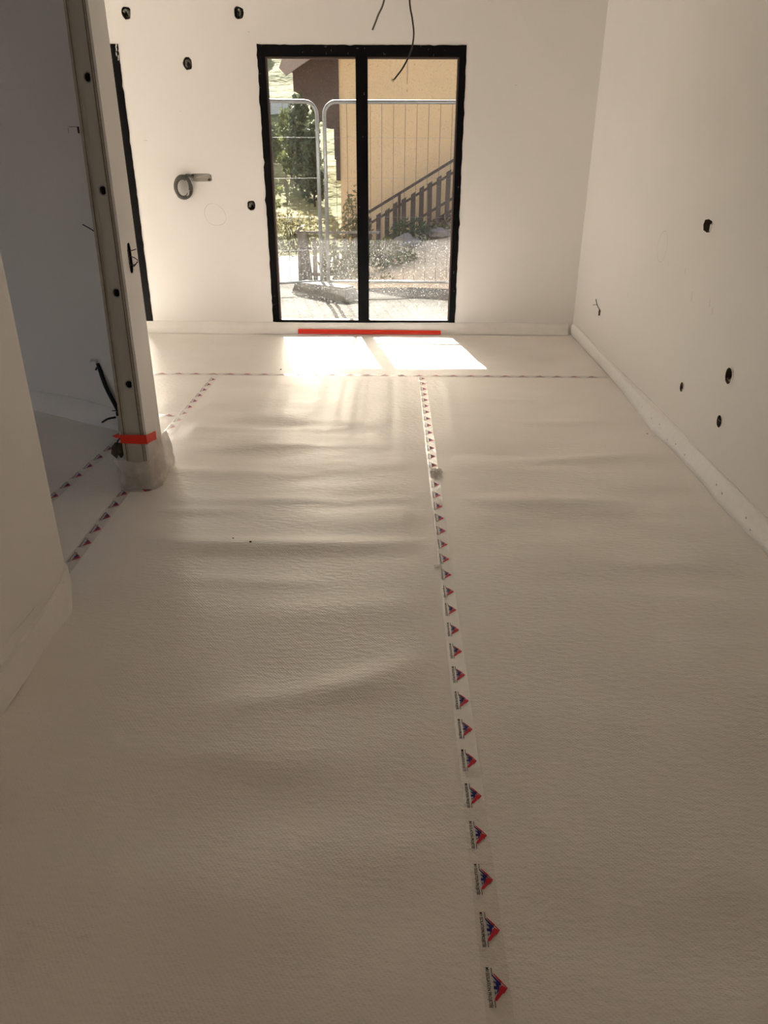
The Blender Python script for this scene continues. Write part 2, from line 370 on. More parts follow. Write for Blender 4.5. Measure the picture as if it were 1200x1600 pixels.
# ------------------------------------------------------------------ membrane sheets (crinkled)
K = []
r0 = np.random.default_rng(5)
for i in range(46):
    ly = r0.uniform(.10, .75); lx = r0.uniform(.7, 3.5) * (1 if ly > .2 else .6)
    K.append((2 * math.pi / lx * r0.choice([-1, 1]), 2 * math.pi / ly, r0.uniform(0, 6.28), .0046 * ly ** 1.15))
STREAK = [(2 * math.pi / l, r0.uniform(0, 6.28), .006 * l) for l in (.055, .08, .11, .15, .21)]
RIDGE = [(-.42, 2.84, .60, .070, .02, .022), (-.95, 2.93, .30, .09, -.05, .006), (-.30, 1.86, .42, .07, .22, .010), (-.62, 1.62, .45, .06, -.1, .008), (-.05, 1.98, .22, .06, .45, .007),
         (-.75, 4.30, .45, .05, .0, .010), (-.50, 4.02, .50, .05, .06, .008), (-.80, 3.62, .40, .06, -.08, .010), (-.35, 3.30, .6, .05, .04, .008), (-.9, 3.18, .3, .05, .0, .008),
         (.95, 3.85, .40, .05, .10, .010), (.75, 3.30, .35, .06, .0, .008), (1.05, 3.05, .4, .07, -.05, .007), (.9, 2.45, .4, .10, .0, .007), (1.15, 4.45, .35, .05, .05, .008), (.7, 4.9, .3, .05, .0, .005),
         (.8, 1.75, .5, .12, -.03, .007), (-.5, 1.25, .5, .12, .05, .008), (-1.0, 1.05, .4, .10, .1, .007), (-.2, 2.35, .35, .08, .1, .006), (.6, 1.2, .4, .12, .1, .006), (-.55, 2.55, .3, .05, -.05, .006)]
def sstep(a): a = np.clip(a, 0, 1); return a * a * (3 - 2 * a)
def height(x, y):
    h = np.zeros_like(x)
    for kx, ky, ph, a in K: h += a * np.sin(kx * x + ky * (y + .05 * np.sin(1.9 * x + ph)) + ph)
    h = h * (.55 + .45 * np.sin(1.3 * x + 2.1 * y)) * .62 + .004
    st_ = np.zeros_like(x)
    for kx, ph, a in STREAK: st_ += a * np.sin(kx * x + .35 * np.sin(1.1 * y + ph) + ph)
    h += st_ * sstep((y - 3.5) / 1.0) * np.exp(-((x + .2) / .75) ** 2)
    for x0, y0, lx, wy, sl, a in RIDGE:
        u = x - x0; v = y - y0 - sl * u - .06 * u * u
        h += a * np.exp(-(u / lx) ** 4) * np.exp(-(v / wy) ** 2)
    k = sstep((np.abs(x - .223) - .03) / .16) * sstep((np.abs(x + 1.30) - .03) / .12) * sstep((np.abs(y - 5.47) - .03) / .15) * sstep((np.abs(x + 1.60) - .02) / .1)
    k *= sstep((1.60 - x) / .06) * sstep((6.83 - y) / .1)
    h *= np.where((x > -1.30) & (y < 5.47), 1, .45)
    return np.maximum(h * k, -.02)
def sheet(name, x0, x1, y0, y1, step, label, keep=None, z=.002):
    nx = int((x1 - x0) / step) + 1; ny = int((y1 - y0) / step) + 1
    X, Y = np.meshgrid(np.linspace(x0, x1, nx), np.linspace(y0, y1, ny)); H = height(X, Y) + z
    V = np.stack([X.ravel(), Y.ravel(), H.ravel()], 1)
    i = np.arange(nx * ny).reshape(ny, nx); F = np.stack([i[:-1, :-1], i[:-1, 1:], i[1:, 1:], i[1:, :-1]], -1).reshape(-1, 4)
    if keep is not None:
        c = V[F].mean(1); F = F[keep(c[:, 0], c[:, 1])]
    me = bpy.data.meshes.new(name); me.from_pydata(V.tolist(), [], F.tolist()); me.materials.append(MATS['membrane'])
    me.polygons.foreach_set('use_smooth', [True] * len(F)); me.update()
    return tag(obj(name, me), label, 'membrane', 'membrane sheets on the floor')
sheet('membrane_sheet', -1.30, .205, -2.6, 5.47, .016, 'wide crinkled white membrane sheet between the doorway and the long taped seam')
sheet('membrane_sheet', .205, 1.60, -2.6, 5.47, .016, 'crinkled white membrane sheet along the right wall')
sheet('membrane_sheet', -7.29, 1.60, 5.47, 6.84, .03, 'white membrane sheet across the far end before the black door')
MID = [((a[0] + b[0]) / 2, (a[1] + b[1]) / 2) for a, b in zip(INN, OUT)]
def beyond(x, y):
    yy = np.interp(-x, [-p[0] for p in MID], [p[1] for p in MID]); return y > yy
sheet('membrane_sheet', -7.29, -1.30, 3.6, 5.47, .03, 'small white membrane piece left of the far diagonal tape', beyond)
sheet('membrane_sheet', -1.61, -1.30, .43, 4.6, .02, 'narrow membrane strip just inside the side room doorway', lambda x, y: ~beyond(x, y))
sheet('membrane_sheet', -7.29, -1.61, .43, 4.95, .03, 'dim membrane sheet on the side room floor', lambda x, y: ~beyond(x, y))

# ------------------------------------------------------------------ printed seam tape
def text_mesh(body, width):
    cu = bpy.data.curves.new('t', 'FONT'); cu.body = body; cu.size = 1; cu.resolution_u = 2; cu.offset = .022
    o = bpy.data.objects.new('t', cu); C.objects.link(o); dg = bpy.context.evaluated_depsgraph_get(); dg.update()
    me = bpy.data.meshes.new_from_object(o.evaluated_get(dg))
    V = np.array([v.co[:] for v in me.vertices]); F = [tuple(p.vertices) for p in me.polygons]
    bpy.data.objects.remove(o); bpy.data.meshes.remove(me); bpy.data.curves.remove(cu)
    V[:, 0] -= V[:, 0].min(); s_ = width / V[:, 0].max(); V[:, 0] *= s_; V[:, 1] *= s_ * 1.35
    return V, F
TV, TF = text_mesh('MV ISOLATION PROJETÉE', .083)
def logo_mesh():
    """u along the reading direction, v up; centred on the origin"""
    m = MB(); Lw, H = .083, .030; v0 = .0105
    m.add([(u - Lw / 2, v - .0185, 0) for u, v, _ in TV], TF, 0)
    lay = [0]
    def poly(P, mi):
        lay[0] += 1; m.add([(u * Lw - Lw / 2, v0 + v * H - .018, .00004 * lay[0]) for u, v in P], [tuple(range(len(P)))], mi)
    poly([(0, 0), (.17, 0), (.19, .05), (0, .05)], 0)
    poly([(.83, 0), (1, 0), (1, .05), (.81, .05)], 0)
    poly([(.28, .06), (.74, .06), (.62, .34), (.52, .44), (.44, .48)], 3)                     # pale house front
    poly([(.16, .0), (.21, .0), (.46, .46), (.44, .60), (.40, .58)], 1)                       # navy roof, left
    poly([(.15, .14), (.18, .12), (.40, .57), (.37, .70)], 2)                                 # red roof, left
    poly([(.37, .66), (.40, .62), (.52, .90), (.52, 1.0)], 2)                                 # thin ridge line
    poly([(.52, 1.0), (.67, .68), (.64, .66), (.84, .16), (.82, .03), (.77, .04), (.63, .33), (.53, .42), (.45, .58), (.47, .72), (.52, .90)], 2)
    poly([(.40, .36), (.46, .46), (.53, .42), (.64, .30), (.66, .20), (.56, .28), (.555, .05), (.475, .05), (.475, .24), (.37, .16), (.36, .24)], 1)
    poly([(.35, .09), (.40, .09), (.40, .16), (.35, .16)], 1)
    poly([(.62, .09), (.67, .09), (.67, .16), (.62, .16)], 1)
    return m.mesh('printed_logo', ['ink_black', 'ink_navy', 'ink_red', 'ink_blue'])
LOGO = logo_mesh()
def place_logo(parent, x, y, rz, z=.0042, dark=False):
    o = bpy.data.objects.new('printed_logo', LOGO); C.objects.link(o); o.parent = parent
    o.location = (x, y, z); o.rotation_euler = (0, 0, rz); return o
def tape(a, b, wd_, label, rz_logo, start, pitch=.1265, z=.0038, nsub=60, wave=.0007, logos=True, off=0):
    a, b = Vector((*a, 0)), Vector((*b, 0)); d = (b - a); L_ = d.length; d.normalize(); s_ = Vector((-d.y, d.x, 0))
    m = MB(); vs = []; fs = []
    rr = random.Random(int(a.x * 100 + b.y * 10))
    for i in range(nsub + 1):
        p = a + d * (L_ * i / nsub)
        for k, t in enumerate((-.5, -.2, .2, .5)):
            vs.append(p + s_ * (t * wd_ + rr.uniform(-.0008, .0008)) + Vector((0, 0, z + rr.uniform(-wave, wave) * (.3 if k in (1, 2) else 1))))
    for i in range(nsub):
        for k in range(3): fs.append((i * 4 + k, i * 4 + k + 1, i * 4 + k + 5, i * 4 + k + 4))
    m.add(vs, fs); t = m.build('seam_tape', 'clear_tape'); tag(t, label, 'tape', 'printed seam tapes on the floor')
    if logos:
        u = start
        while u < L_ - .03:
            p = a + d * u + s_ * off
            place_logo(t, p.x, p.y, rz_logo, z + .0009); u += pitch
    return t
R90 = math.radians(-90)
tape((.2235, 5.44), (.2235, -2.2), .056, 'long clear tape with red and blue logos down the middle of the floor', R90, 5.44 - .977 - .1265 * 35, nsub=240)
tape((-1.302, 3.42), (-1.294, 2.42), .056, 'printed clear tape across the side room doorway threshold', R90, .05)
tape((-1.318, 4.16), (-1.284, 5.44), .056, 'printed clear tape running away beyond the partition stub', R90, .05)
tape((-1.275, 4.10), (-1.315, 4.70), .05, 'second strip of clear tape doubled beside the stub', R90, .05, z=.0052, logos=False)
tape((-1.640, 3.15), (-1.556, 4.12), .056, 'printed clear tape along the dim side room floor', R90, .06)
tape((-3.0, 5.505), (1.58, 5.47), .056, 'printed clear tape across the room before the sun patch', 0, .04, nsub=160)
tape((-2.2, 4.56), (-1.34, 4.545), .05, 'short clear tape meeting the far diagonal tape', 0, .3, nsub=30)
tape((-1.31, 3.412), (-1.10, 3.412), .056, 'short printed tape holding the film at the stub foot', math.pi, .115, nsub=12, z=.0056)

# edge of the overlapping sheet at the seams: a thin shadow-casting lip
def lip(a, b, name, label, h=.004, wd_=.006):
    m = MB(); a, b = Vector((*a, .0)), Vector((*b, .0)); n_ = 120; d = (b - a) / n_; s_ = Vector((-d.y, d.x, 0)).normalized()
    rr = random.Random(3); vs = []; fs = []
    for i in range(n_ + 1):
        p = a + d * i; j = rr.uniform(-.0012, .0012); zz = h + rr.uniform(-.001, .0015)
        vs += [p - s_ * (wd_ + j) + Vector((0, 0, .001)), p + s_ * j + Vector((0, 0, zz)), p + s_ * (wd_ * .3 + j) + Vector((0, 0, zz * .9)), p + s_ * (wd_ * .3 + j) + Vector((0, 0, .001))]
    for i in range(n_):
        for k in range(3): fs.append((i * 4 + k, i * 4 + k + 1, i * 4 + k + 5, i * 4 + k + 4))
    return m.add(vs, fs).build(name, 'membrane')
tag(lip((.207, 5.45), (.205, 2.4), 'sheet_lip', ''), 'thin raised lip of overlapping membrane beside the long seam', 'membrane lip')
tag(lip((-2.8, 5.49), (1.59, 5.455), 'sheet_lip', ''), 'thin raised lip of overlapping membrane across the room', 'membrane lip')

# torn crumpled clear film on the long seam
def crumple(name, cx, cy, sx, sy, h, label, cat, mt='film', seed=1, n=9):
    r = random.Random(seed); m = MB(); vs = []; fs = []
    for j in range(n):
        for i in range(n):
            u, v = i / (n - 1) - .5, j / (n - 1) - .5
            ed = max(abs(u), abs(v)) * 2
            vs.append((cx + u * sx * (1 + r.uniform(-.15, .15)), cy + v * sy * (1 + r.uniform(-.15, .15)), .005 + h * r.random() * (1 - .6 * ed)))
    for j in range(n - 1):
        for i in range(n - 1): fs.append((j * n + i, j * n + i + 1, j * n + n + i + 1, j * n + n + i))
    return tag(m.add(vs, fs).build(name, mt), label, cat)
crumple('torn_film', .240, 3.64, .055, .14, .016, 'crumpled scrap of torn clear film on the long seam tape', 'film scrap', seed=4)
crumple('torn_film', .232, 1.565, .045, .035, .008, 'small curled scrap of clear film beside a tape logo near the front', 'film scrap', 'clear_tape', seed=8, n=6)
crumple('torn_film', .195, 2.68, .03, .03, .006, 'tiny white curl of tape at the left rim of the long seam', 'film scrap', seed=18, n=6)

# ------------------------------------------------------------------ foam perimeter strips
def strip_right():
    r = random.Random(2); ys = np.arange(-2.65, 6.84, .035); m = MB(); vs = []; fs = []
    foot = lambda y: XR - np.interp(y, [-2.7, 2.6, 2.8, 3.23, 3.75, 4.05, 4.35, 4.8, 5.2, 5.6, 6.9], [.036, .036, .040, .050, .036, .042, .060, .036, .014, .008, .010])
    for y in ys:
        n_ = min(1, max(0, (5.3 - y) / .8)); b = foot(y) + r.uniform(-.0035, .0035) * n_; h = .097 + .006 * math.sin(y * 2.2) + r.uniform(-.0015, .0015)
        mid = XR - .017 + r.uniform(-.002, .002) * n_
        vs += [(XR - .001, y, h), (XR - .012, y, h - .002), (mid, y, h * .72), ((b + mid) / 2, y, h * .34), (b, y, .004), (XR - .001, y, .0)]
    q = 6
    for i in range(len(ys) - 1):
        for k in range(q - 1): fs.append((i * q + k, i * q + k + 1, (i + 1) * q + k + 1, (i + 1) * q + k))
    fs += [tuple(range(q)), tuple((len(ys) - 1) * q + k for k in range(q - 1, -1, -1))]
    o = m.add(vs, fs).build('baseboard_right', 'foam', smooth=True); tag(o, 'rough white foam strip along the foot of the right wall', kind='structure')
    m = MB(); vs = []; fs = []
    for y in ys[::2]:
        h = .112 + .005 * math.sin(y * 3.1) + (.006 if 3.9 < y < 4.1 or 3.3 < y < 3.36 else 0) + r.uniform(-.002, .002)
        vs += [(XR - .0005, y, h), (XR - .007, y, h - .002), (XR - .008, y, .06)]
    for i in range(len(ys[::2]) - 1):
        for k in range(2): fs.append((i * 3 + k, i * 3 + k + 1, i * 3 + k + 4, i * 3 + k + 3))
    m.add(vs, fs).build('backing_layer', 'foam_smooth', o)
    for (y, z, rr) in [(4.62, .055, .004), (4.42, .05, .005), (4.28, .06, .005), (3.98, .05, .006), (3.83, .045, .006), (3.40, .06, .006), (3.32, .05, .007), (3.05, .055, .006), (2.98, .03, .005), (5.05, .05, .003), (4.1, .03, .005)]:
        mm = MB(); P = disc_poly(0, 0, 1, 1, 8); x = XR - .020 - (.10 - z) * .24
        mm.add([(x - .0005 - .002, y + a * rr, z + b * rr) for a, b in P], [tuple(range(8))]); mm.build('dimple', 'board_core', o)
strip_right()
def strip_left():
    r = random.Random(6); ys = list(np.arange(-2.65, 2.30, .05)) + [2.31, 2.33]; m = MB(); vs = []; fs = []
    for y in ys:
        h = .118 + .003 * math.sin(3 * y) + (.0 if y < 2.29 else .005); t = .022 + r.uniform(-.001, .001)
        vs += [(XL + .001, y, h), (XL + .018, y, h - .003), (XL + t, y, .05), (XL + t + .002, y, .002), (XL + .001, y, .0)]
    q = 5
    vs += [(XL + .001, 2.402, .172), (XL + .006, 2.404, .160), (XL + .014, 2.395, .09), (XL + .018, 2.352, .004), (XL + .001, 2.35, 0)]
    N_ = len(ys) + 1
    for i in range(N_ - 1):
        for k in range(q - 1): fs.append((i * q + k, i * q + k + 1, (i + 1) * q + k + 1, (i + 1) * q + k))
    fs += [tuple(range(q)), tuple((N_ - 1) * q + k for k in range(q - 1, -1, -1))]
    o = m.add(vs, fs).build('baseboard_left', 'foam_smooth'); tag(o, 'smooth white foam strip along the foot of the left wall', kind='structure')
    m = MB(); vs = []; fs = []; ys = np.arange(-2.65, 2.27, .12)
    for y in ys:
        h = .165 + .012 * math.sin(1.7 * y + .6); vs += [(XL + .0006, y, h), (XL + .003, y, h - .002), (XL + .004, y, .10)]
    for i in range(len(ys) - 1):
        for k in range(2): fs.append((i * 3 + k, i * 3 + k + 1, i * 3 + k + 4, i * 3 + k + 3))
    m.add(vs, fs).build('film_lip', 'plaster', o)
strip_left()
def strip_back():
    r = random.Random(9); xs = np.arange(-7.25, XR - .002, .06); m = MB(); vs = []; fs = []
    for x in xs:
        h = .099 + .003 * math.sin(2.3 * x) + r.uniform(-.001, .001); e = .006 * math.sin(1.7 * x + 1)
        vs += [(x, YB - .001, h), (x, YB - .010, h - .002), (x, YB - .014, .05), (x, YB - .030 + e, .012), (x, YB - .06 + e, .003), (x, YB - .001, 0)]
    q = 6
    for i in range(len(xs) - 1):
        for k in range(q - 1): fs.append((i * q + k, (i + 1) * q + k, (i + 1) * q + k + 1, i * q + k + 1))
    o = m.add(vs, fs).build('baseboard_back', 'foam_smooth', smooth=True); tag(o, 'white upturned membrane strip along the foot of the back wall', kind='structure')
strip_back()
def strip_diag():
    m = MB(); vs = []; fs = []; xs = np.linspace(-2.58, -1.60, 24)
    for i, x in enumerate(xs):
        h = .135 + .006 * math.sin(9 * x)
        for off, z in ((.001, h), (.012, h - .004), (.016, .05), (.03, .003)): vs.append(on_diag(x, z, off))
    for i in range(len(xs) - 1):
        for k in range(3): fs.append((i * 4 + k, i * 4 + k + 1, i * 4 + k + 5, i * 4 + k + 4))
    tag(m.add(vs, fs).build('baseboard_diagonal', 'foam_smooth', smooth=True), 'upturned membrane strip along the shaded angled wall', kind='structure')
strip_diag()

# ------------------------------------------------------------------ glazed doors
def jag_bar(mb, x0, x1, z0, z1, y0, y1, side, seed, amp=.005, step=.035):
    """bar of a frame with one uneven edge where plaster laps over it; side = 'x+','x-','z+' names the uneven edge"""
    r = random.Random(seed); jx = lambda: r.uniform(-amp, amp) * (1.8 if r.random() < .12 else .5)
    if side[0] == 'x':
        zs = np.linspace(z0, z1, max(2, int((z1 - z0) / step))); P = []
        e = [(z, jx()) for z in zs]
        for i in range(len(e) - 1):
            (a, ja), (b, jb) = e[i], e[i + 1]
            xa0, xa1 = (x0, x1 + ja) if side == 'x+' else (x0 + ja, x1); xb0, xb1 = (x0, x1 + jb) if side == 'x+' else (x0 + jb, x1)
            mb.add([(xa0, y0, a), (xa1, y0, a), (xb1, y0, b), (xb0, y0, b), (xa0, y1, a), (xa1, y1, a), (xb1, y1, b), (xb0, y1, b)],
                   [(0, 1, 2, 3), (1, 5, 6, 2), (4, 0, 3, 7), (7, 6, 5, 4)] + ([(0, 4, 5, 1)] if i == 0 else []) + ([(3, 2, 6, 7)] if i == len(e) - 2 else []))
    else:
        xs = np.linspace(x0, x1, max(2, int((x1 - x0) / step))); e = [(x, jx()) for x in xs]
        for i in range(len(e) - 1):
            (a, ja), (b, jb) = e[i], e[i + 1]
            mb.add([(a, y0, z0), (b, y0, z0), (b, y0, z1 + jb), (a, y0, z1 + ja), (a, y1, z0), (b, y1, z0), (b, y1, z1 + jb), (a, y1, z1 + ja)],
                   [(0, 1, 2, 3), (3, 2, 6, 7), (4, 5, 1, 0), (7, 6, 5, 4)])
def glazed_door(name, box, gl0, gl1, mul0, mul1, label, glassmat, seed):
    x0, x1, z0, z1 = box
    d = empty(name, ((x0 + x1) / 2, YB, z0)); tag(d, label, kind='structure')
    inv = Matrix.Translation((-(x0 + x1) / 2, -YB, -z0))
    def p(mb, nm, mt):
        o = mb.build(nm, mt, d); o.matrix_parent_inverse = inv; return o
    ya, yb_ = YB - .004, YB + .075
    mb = MB(); jag_bar(mb, x0, gl0 - .012, z0, z1, ya, yb_, 'x-', seed); p(mb, 'jamb', 'black_paint')
    mb = MB(); jag_bar(mb, gl1 + .012, x1, z0, z1, ya, yb_, 'x+', seed + 1); p(mb, 'jamb', 'black_paint')
    mb = MB(); jag_bar(mb, x0, x1, z1 - .080, z1, ya + .001, yb_, 'z+', seed + 2, .003); p(mb, 'head', 'black_paint')
    p(MB().box(x0, x1, ya + .006, yb_, z0 - .05, z0 + .016), 'bottom_rail', 'black_paint')
    p(MB().box(mul0, mul1, ya - .001, yb_, z0, z1 - .02), 'mullion', 'black_paint')
    p(MB().box((mul0 + mul1) / 2 - .002, (mul0 + mul1) / 2 + .002, ya - .003, ya + .002, z0 + .02, z1 - .08), 'joint', 'black_paint')
    for a, b in ((gl0, mul0), (mul1, gl1)):
        mb = MB(); zt = z1 - .080
        mb.box(a - .012, a, ya + .012, ya + .05, z0 + .01, zt); mb.box(b, b + .012, ya + .012, ya + .05, z0 + .01, zt)
        mb.box(a, b, ya + .012, ya + .05, zt - .012, zt + .005); mb.box(a, b, ya + .012, ya + .05, z0 + .01, z0 + .018)
        sash = p(mb, 'sash', 'gasket')
        MB().box(a, b, ya + .030, ya + .0305, z0 + .012, zt).build('pane', glassmat, sash)
    return d
d1 = glazed_door('door_1', D1, -.985, .497, -.296, -.203, 'black framed two pane glazed door in the back wall', 'glass_dusty', 50)
# paint splashes on the black frame
m = MB(); r = random.Random(77)
for i in range(26):
    if r.random() < .5: x, z = r.choice([r.uniform(-1.05, -1.0), r.uniform(.51, .555), r.uniform(-.29, -.21)]), r.uniform(.2, 2.2)
    else: x, z = r.uniform(-1.04, .55), r.uniform(2.145, 2.21)
    a, b = r.uniform(.003, .012), r.uniform(.0015, .004)
    if r.random() < .5: a, b = b, a
    P = disc_poly(x, z, a, b, 7, .4, 2, i); m.add([(u, YB - .0058, v) for u, v in P], [tuple(range(7))])
o = m.build('paint_splashes', 'conduit_grey', d1); o.matrix_parent_inverse = Matrix.Translation((-(D1[0] + D1[1]) / 2, -YB, -D1[2])); o['kind'] = 'stuff'
glazed_door('window_2', W2, -3.70, -2.198, -2.99, -2.90, 'black jamb of a second glazed door partly hidden by the stub', 'glass', 60)
glazed_door('added_window_3', W3, -6.89, -4.77, -5.86, -5.77, 'added unseen black framed glazed door letting sun into the side bay', 'glass', 70)
# whitish plaster scraped at the top of the second door's jamb
m = MB(); r = random.Random(5)
for i in range(9):
    x = -2.128 - r.uniform(-.004, .022); z = 2.22 - i * .014 - r.uniform(0, .01); P = disc_poly(x, z, .004, .012, 7, .4, 2, i); m.add([(u, YB - .006, v) for u, v in P], [tuple(range(7))])
o = m.build('plaster_scrape', 'plaster', bpy.data.objects['window_2']); o.matrix_parent_inverse = Matrix.Translation((-(W2[0] + W2[1]) / 2, -YB, -W2[2])); o['kind'] = 'stuff'

# porch canopy outside over the door
tag(MB().box(-4.45, 1.5, YT, 9.50, 2.50, 2.66).build('porch_canopy', 'canopy_grey'), 'flat porch canopy over the black glazed door', kind='structure')

# red tapes
def red_bar():
    m = MB(); n_ = 30; vs = []; fs = []; r = random.Random(3)
    for i in range(n_ + 1):
        t = i / n_; x = -.832 + t * 1.270; zt = .045 - .008 * t + r.uniform(-.0006, .0006)
        vs += [(x, YB - .036, zt), (x, YB - .042, zt - .016), (x, YB - .058, .011), (x, YB - .064, .0075)]
    for i in range(n_):
        for k in range(3): fs.append((i * 4 + k, (i + 1) * 4 + k, (i + 1) * 4 + k + 1, i * 4 + k + 1))
    tag(m.add(vs, fs).build('red_tape', 'red_tape'), 'long bright red tape strip below the black glazed door', 'tape')
red_bar()
def red_stub():
    m = MB(); path = [(-1.304, 3.452), (-1.215, 3.4515), (-1.176, 3.4525), (-1.1765, 3.50), (-1.176, 3.600)]; vs = []; fs = []
    zz = [(.233, .276), (.232, .277), (.231, .276), (.225, .268), (.178, .218)]
    zz = [(.233, .276), (.230, .277), (.229, .276), (.222, .266), (.200, .245)]
    for (x, y), (a, b) in zip(path, zz): vs += [(x, y, a), (x, y, b)]
    for i in range(len(path) - 1): fs.append((2 * i, 2 * i + 2, 2 * i + 3, 2 * i + 1))
    o = m.add(vs, fs).build('red_tape', 'red_tape'); tag(o, 'short red tape band round the foot of the metal stud', 'tape')
    MB().add([(-1.306, 3.452, .26), (-1.306, 3.452, .285), (-1.325, 3.47, .272), (-1.350, 3.475, .262), (-1.326, 3.462, .255)], [(0, 1, 2, 3, 4)]).build('ragged_end', 'red_tape', o)
red_stub()

# plastic film skirt round the stub
def skirt():
    path = [(-1.318, 3.62), (-1.330, 3.47), (-1.300, 3.440), (-1.24, 3.438), (-1.172, 3.440), (-1.158, 3.47), (-1.160, 3.58), (-1.162, 3.72)]
    outw = [(-.5, 0), (-.7, -.7), (-.3, -1), (0, -1), (.6, -.9), (1, -.3), (1, 0), (1, .2)]
    top = [.17, .165, .155, .135, .15, .205, .225, .20]
    r = random.Random(12); m = MB(); vs = []; fs = []; q = 8; n_ = 40
    for i in range(n_ + 1):
        t = i / n_ * (len(path) - 1); a = min(int(t), len(path) - 2); f_ = t - a
        L1 = lambda P: np.array(P[a]) * (1 - f_) + np.array(P[a + 1]) * f_
        p, o_, h = L1(path), L1(outw), top[a] * (1 - f_) + top[a + 1] * f_
        for k in range(q + 1):
            v = k / q; fl_ = .004 + .020 * (1 - v) ** 1.5 + r.uniform(-.004, .004) + (.012 * math.sin(v * 3.1) if p[0] < -1.28 or p[1] > 3.46 else .004)
            vs.append((p[0] + o_[0] * fl_, p[1] + o_[1] * fl_, .004 + h * v))
    for i in range(n_):
        for k in range(q): fs.append((i * (q + 1) + k, (i + 1) * (q + 1) + k, (i + 1) * (q + 1) + k + 1, i * (q + 1) + k + 1))
    o = m.add(vs, fs).build('film_wrap', 'film', smooth=True); tag(o, 'cloudy plastic film wrapped round the foot of the metal stud', 'plastic film')
    # folded top flap in front
    MB().add([(-1.345, 3.430, .155), (-1.180, 3.424, .140), (-1.182, 3.420, .085), (-1.285, 3.418, .075), (-1.325, 3.424, .115)], [(0, 1, 2, 3, 4)]).build('folded_flap', 'film', o)
skirt()
# olive lump beside the stud with a black wire
def lump():
    bm = bmesh.new(); bmesh.ops.create_icosphere(bm, subdivisions=3, radius=1); r = random.Random(2)
    from mathutils import noise
    for v in bm.verts:
        n_ = noise.noise(v.co * 2.2) * .22; v.co = Vector((v.co.x * .034, v.co.y * .03, v.co.z * .040)) * (1 + n_)
    me = bpy.data.meshes.new('sleeve_end'); bm.to_mesh(me); bm.free(); me.materials.append(MATS['olive_sleeve'])
    o = obj('sleeve_end', me, None, (-1.338, 3.495, .180)); tag(o, 'crumpled olive brown sleeve end beside the stud foot', 'cable sleeve')
    w_ = MB().tube([(-.006, -.005, .02), (.006, -.008, .048), (.022, -.004, .070)], .004, 6).build('black_wire', 'conduit_black', o)
lump()

# ------------------------------------------------------------------ wall boxes and wires
def cup_back(x, z, rx, rz, seed, label):
    o = empty('socket_hole', (x, YB, z)); tag(o, label, 'socket hole', 'cut-outs in the back wall')
    m = MB(); n_ = 14; P = disc_poly(0, 0, rx * .93, rz * .93, n_, .08, 2.6, seed); vs = [(a, .002, b) for a, b in P] + [(a * .95, .066, b * .95) for a, b in P]
    m.add(vs, [(i, (i + 1) % n_, (i + 1) % n_ + n_, i + n_) for i in range(n_)] + [tuple(range(n_, 2 * n_))])
    bx = m.build('box', 'box_plastic', o)
    r = random.Random(seed * 5)
    for k in range(3):
        a = r.uniform(0, 6.28); pts = [(rx * .5 * math.cos(a), .06, rz * .5 * math.sin(a)), (rx * .6 * math.cos(a + 1.5), .035, rz * .6 * math.sin(a + 1.5)), (rx * .3 * math.cos(a + 3), .012, rz * .5 * math.sin(a + 3)), (rx * .55 * math.cos(a + 4.3), .004, rz * .6 * math.sin(a + 4.3))]
        MB().tube(pts, .0085, 7).build('cable', ['cable_grey', 'conduit_grey', 'weathered_wood'][k], bx, smooth=True)
    return o
for (x, z, rx, rz, s_), lb in zip(HOLES_BACK, ['jagged cable hole high on the back wall above the second door jamb', 'jagged cable hole high on the back wall left of the black door top corner',
                                              'jagged cable hole alone in the middle upper left back wall', 'jagged cable hole beside the left jamb of the black door at mid height']):
    cup_back(x, z, rx, rz, s_, lb)
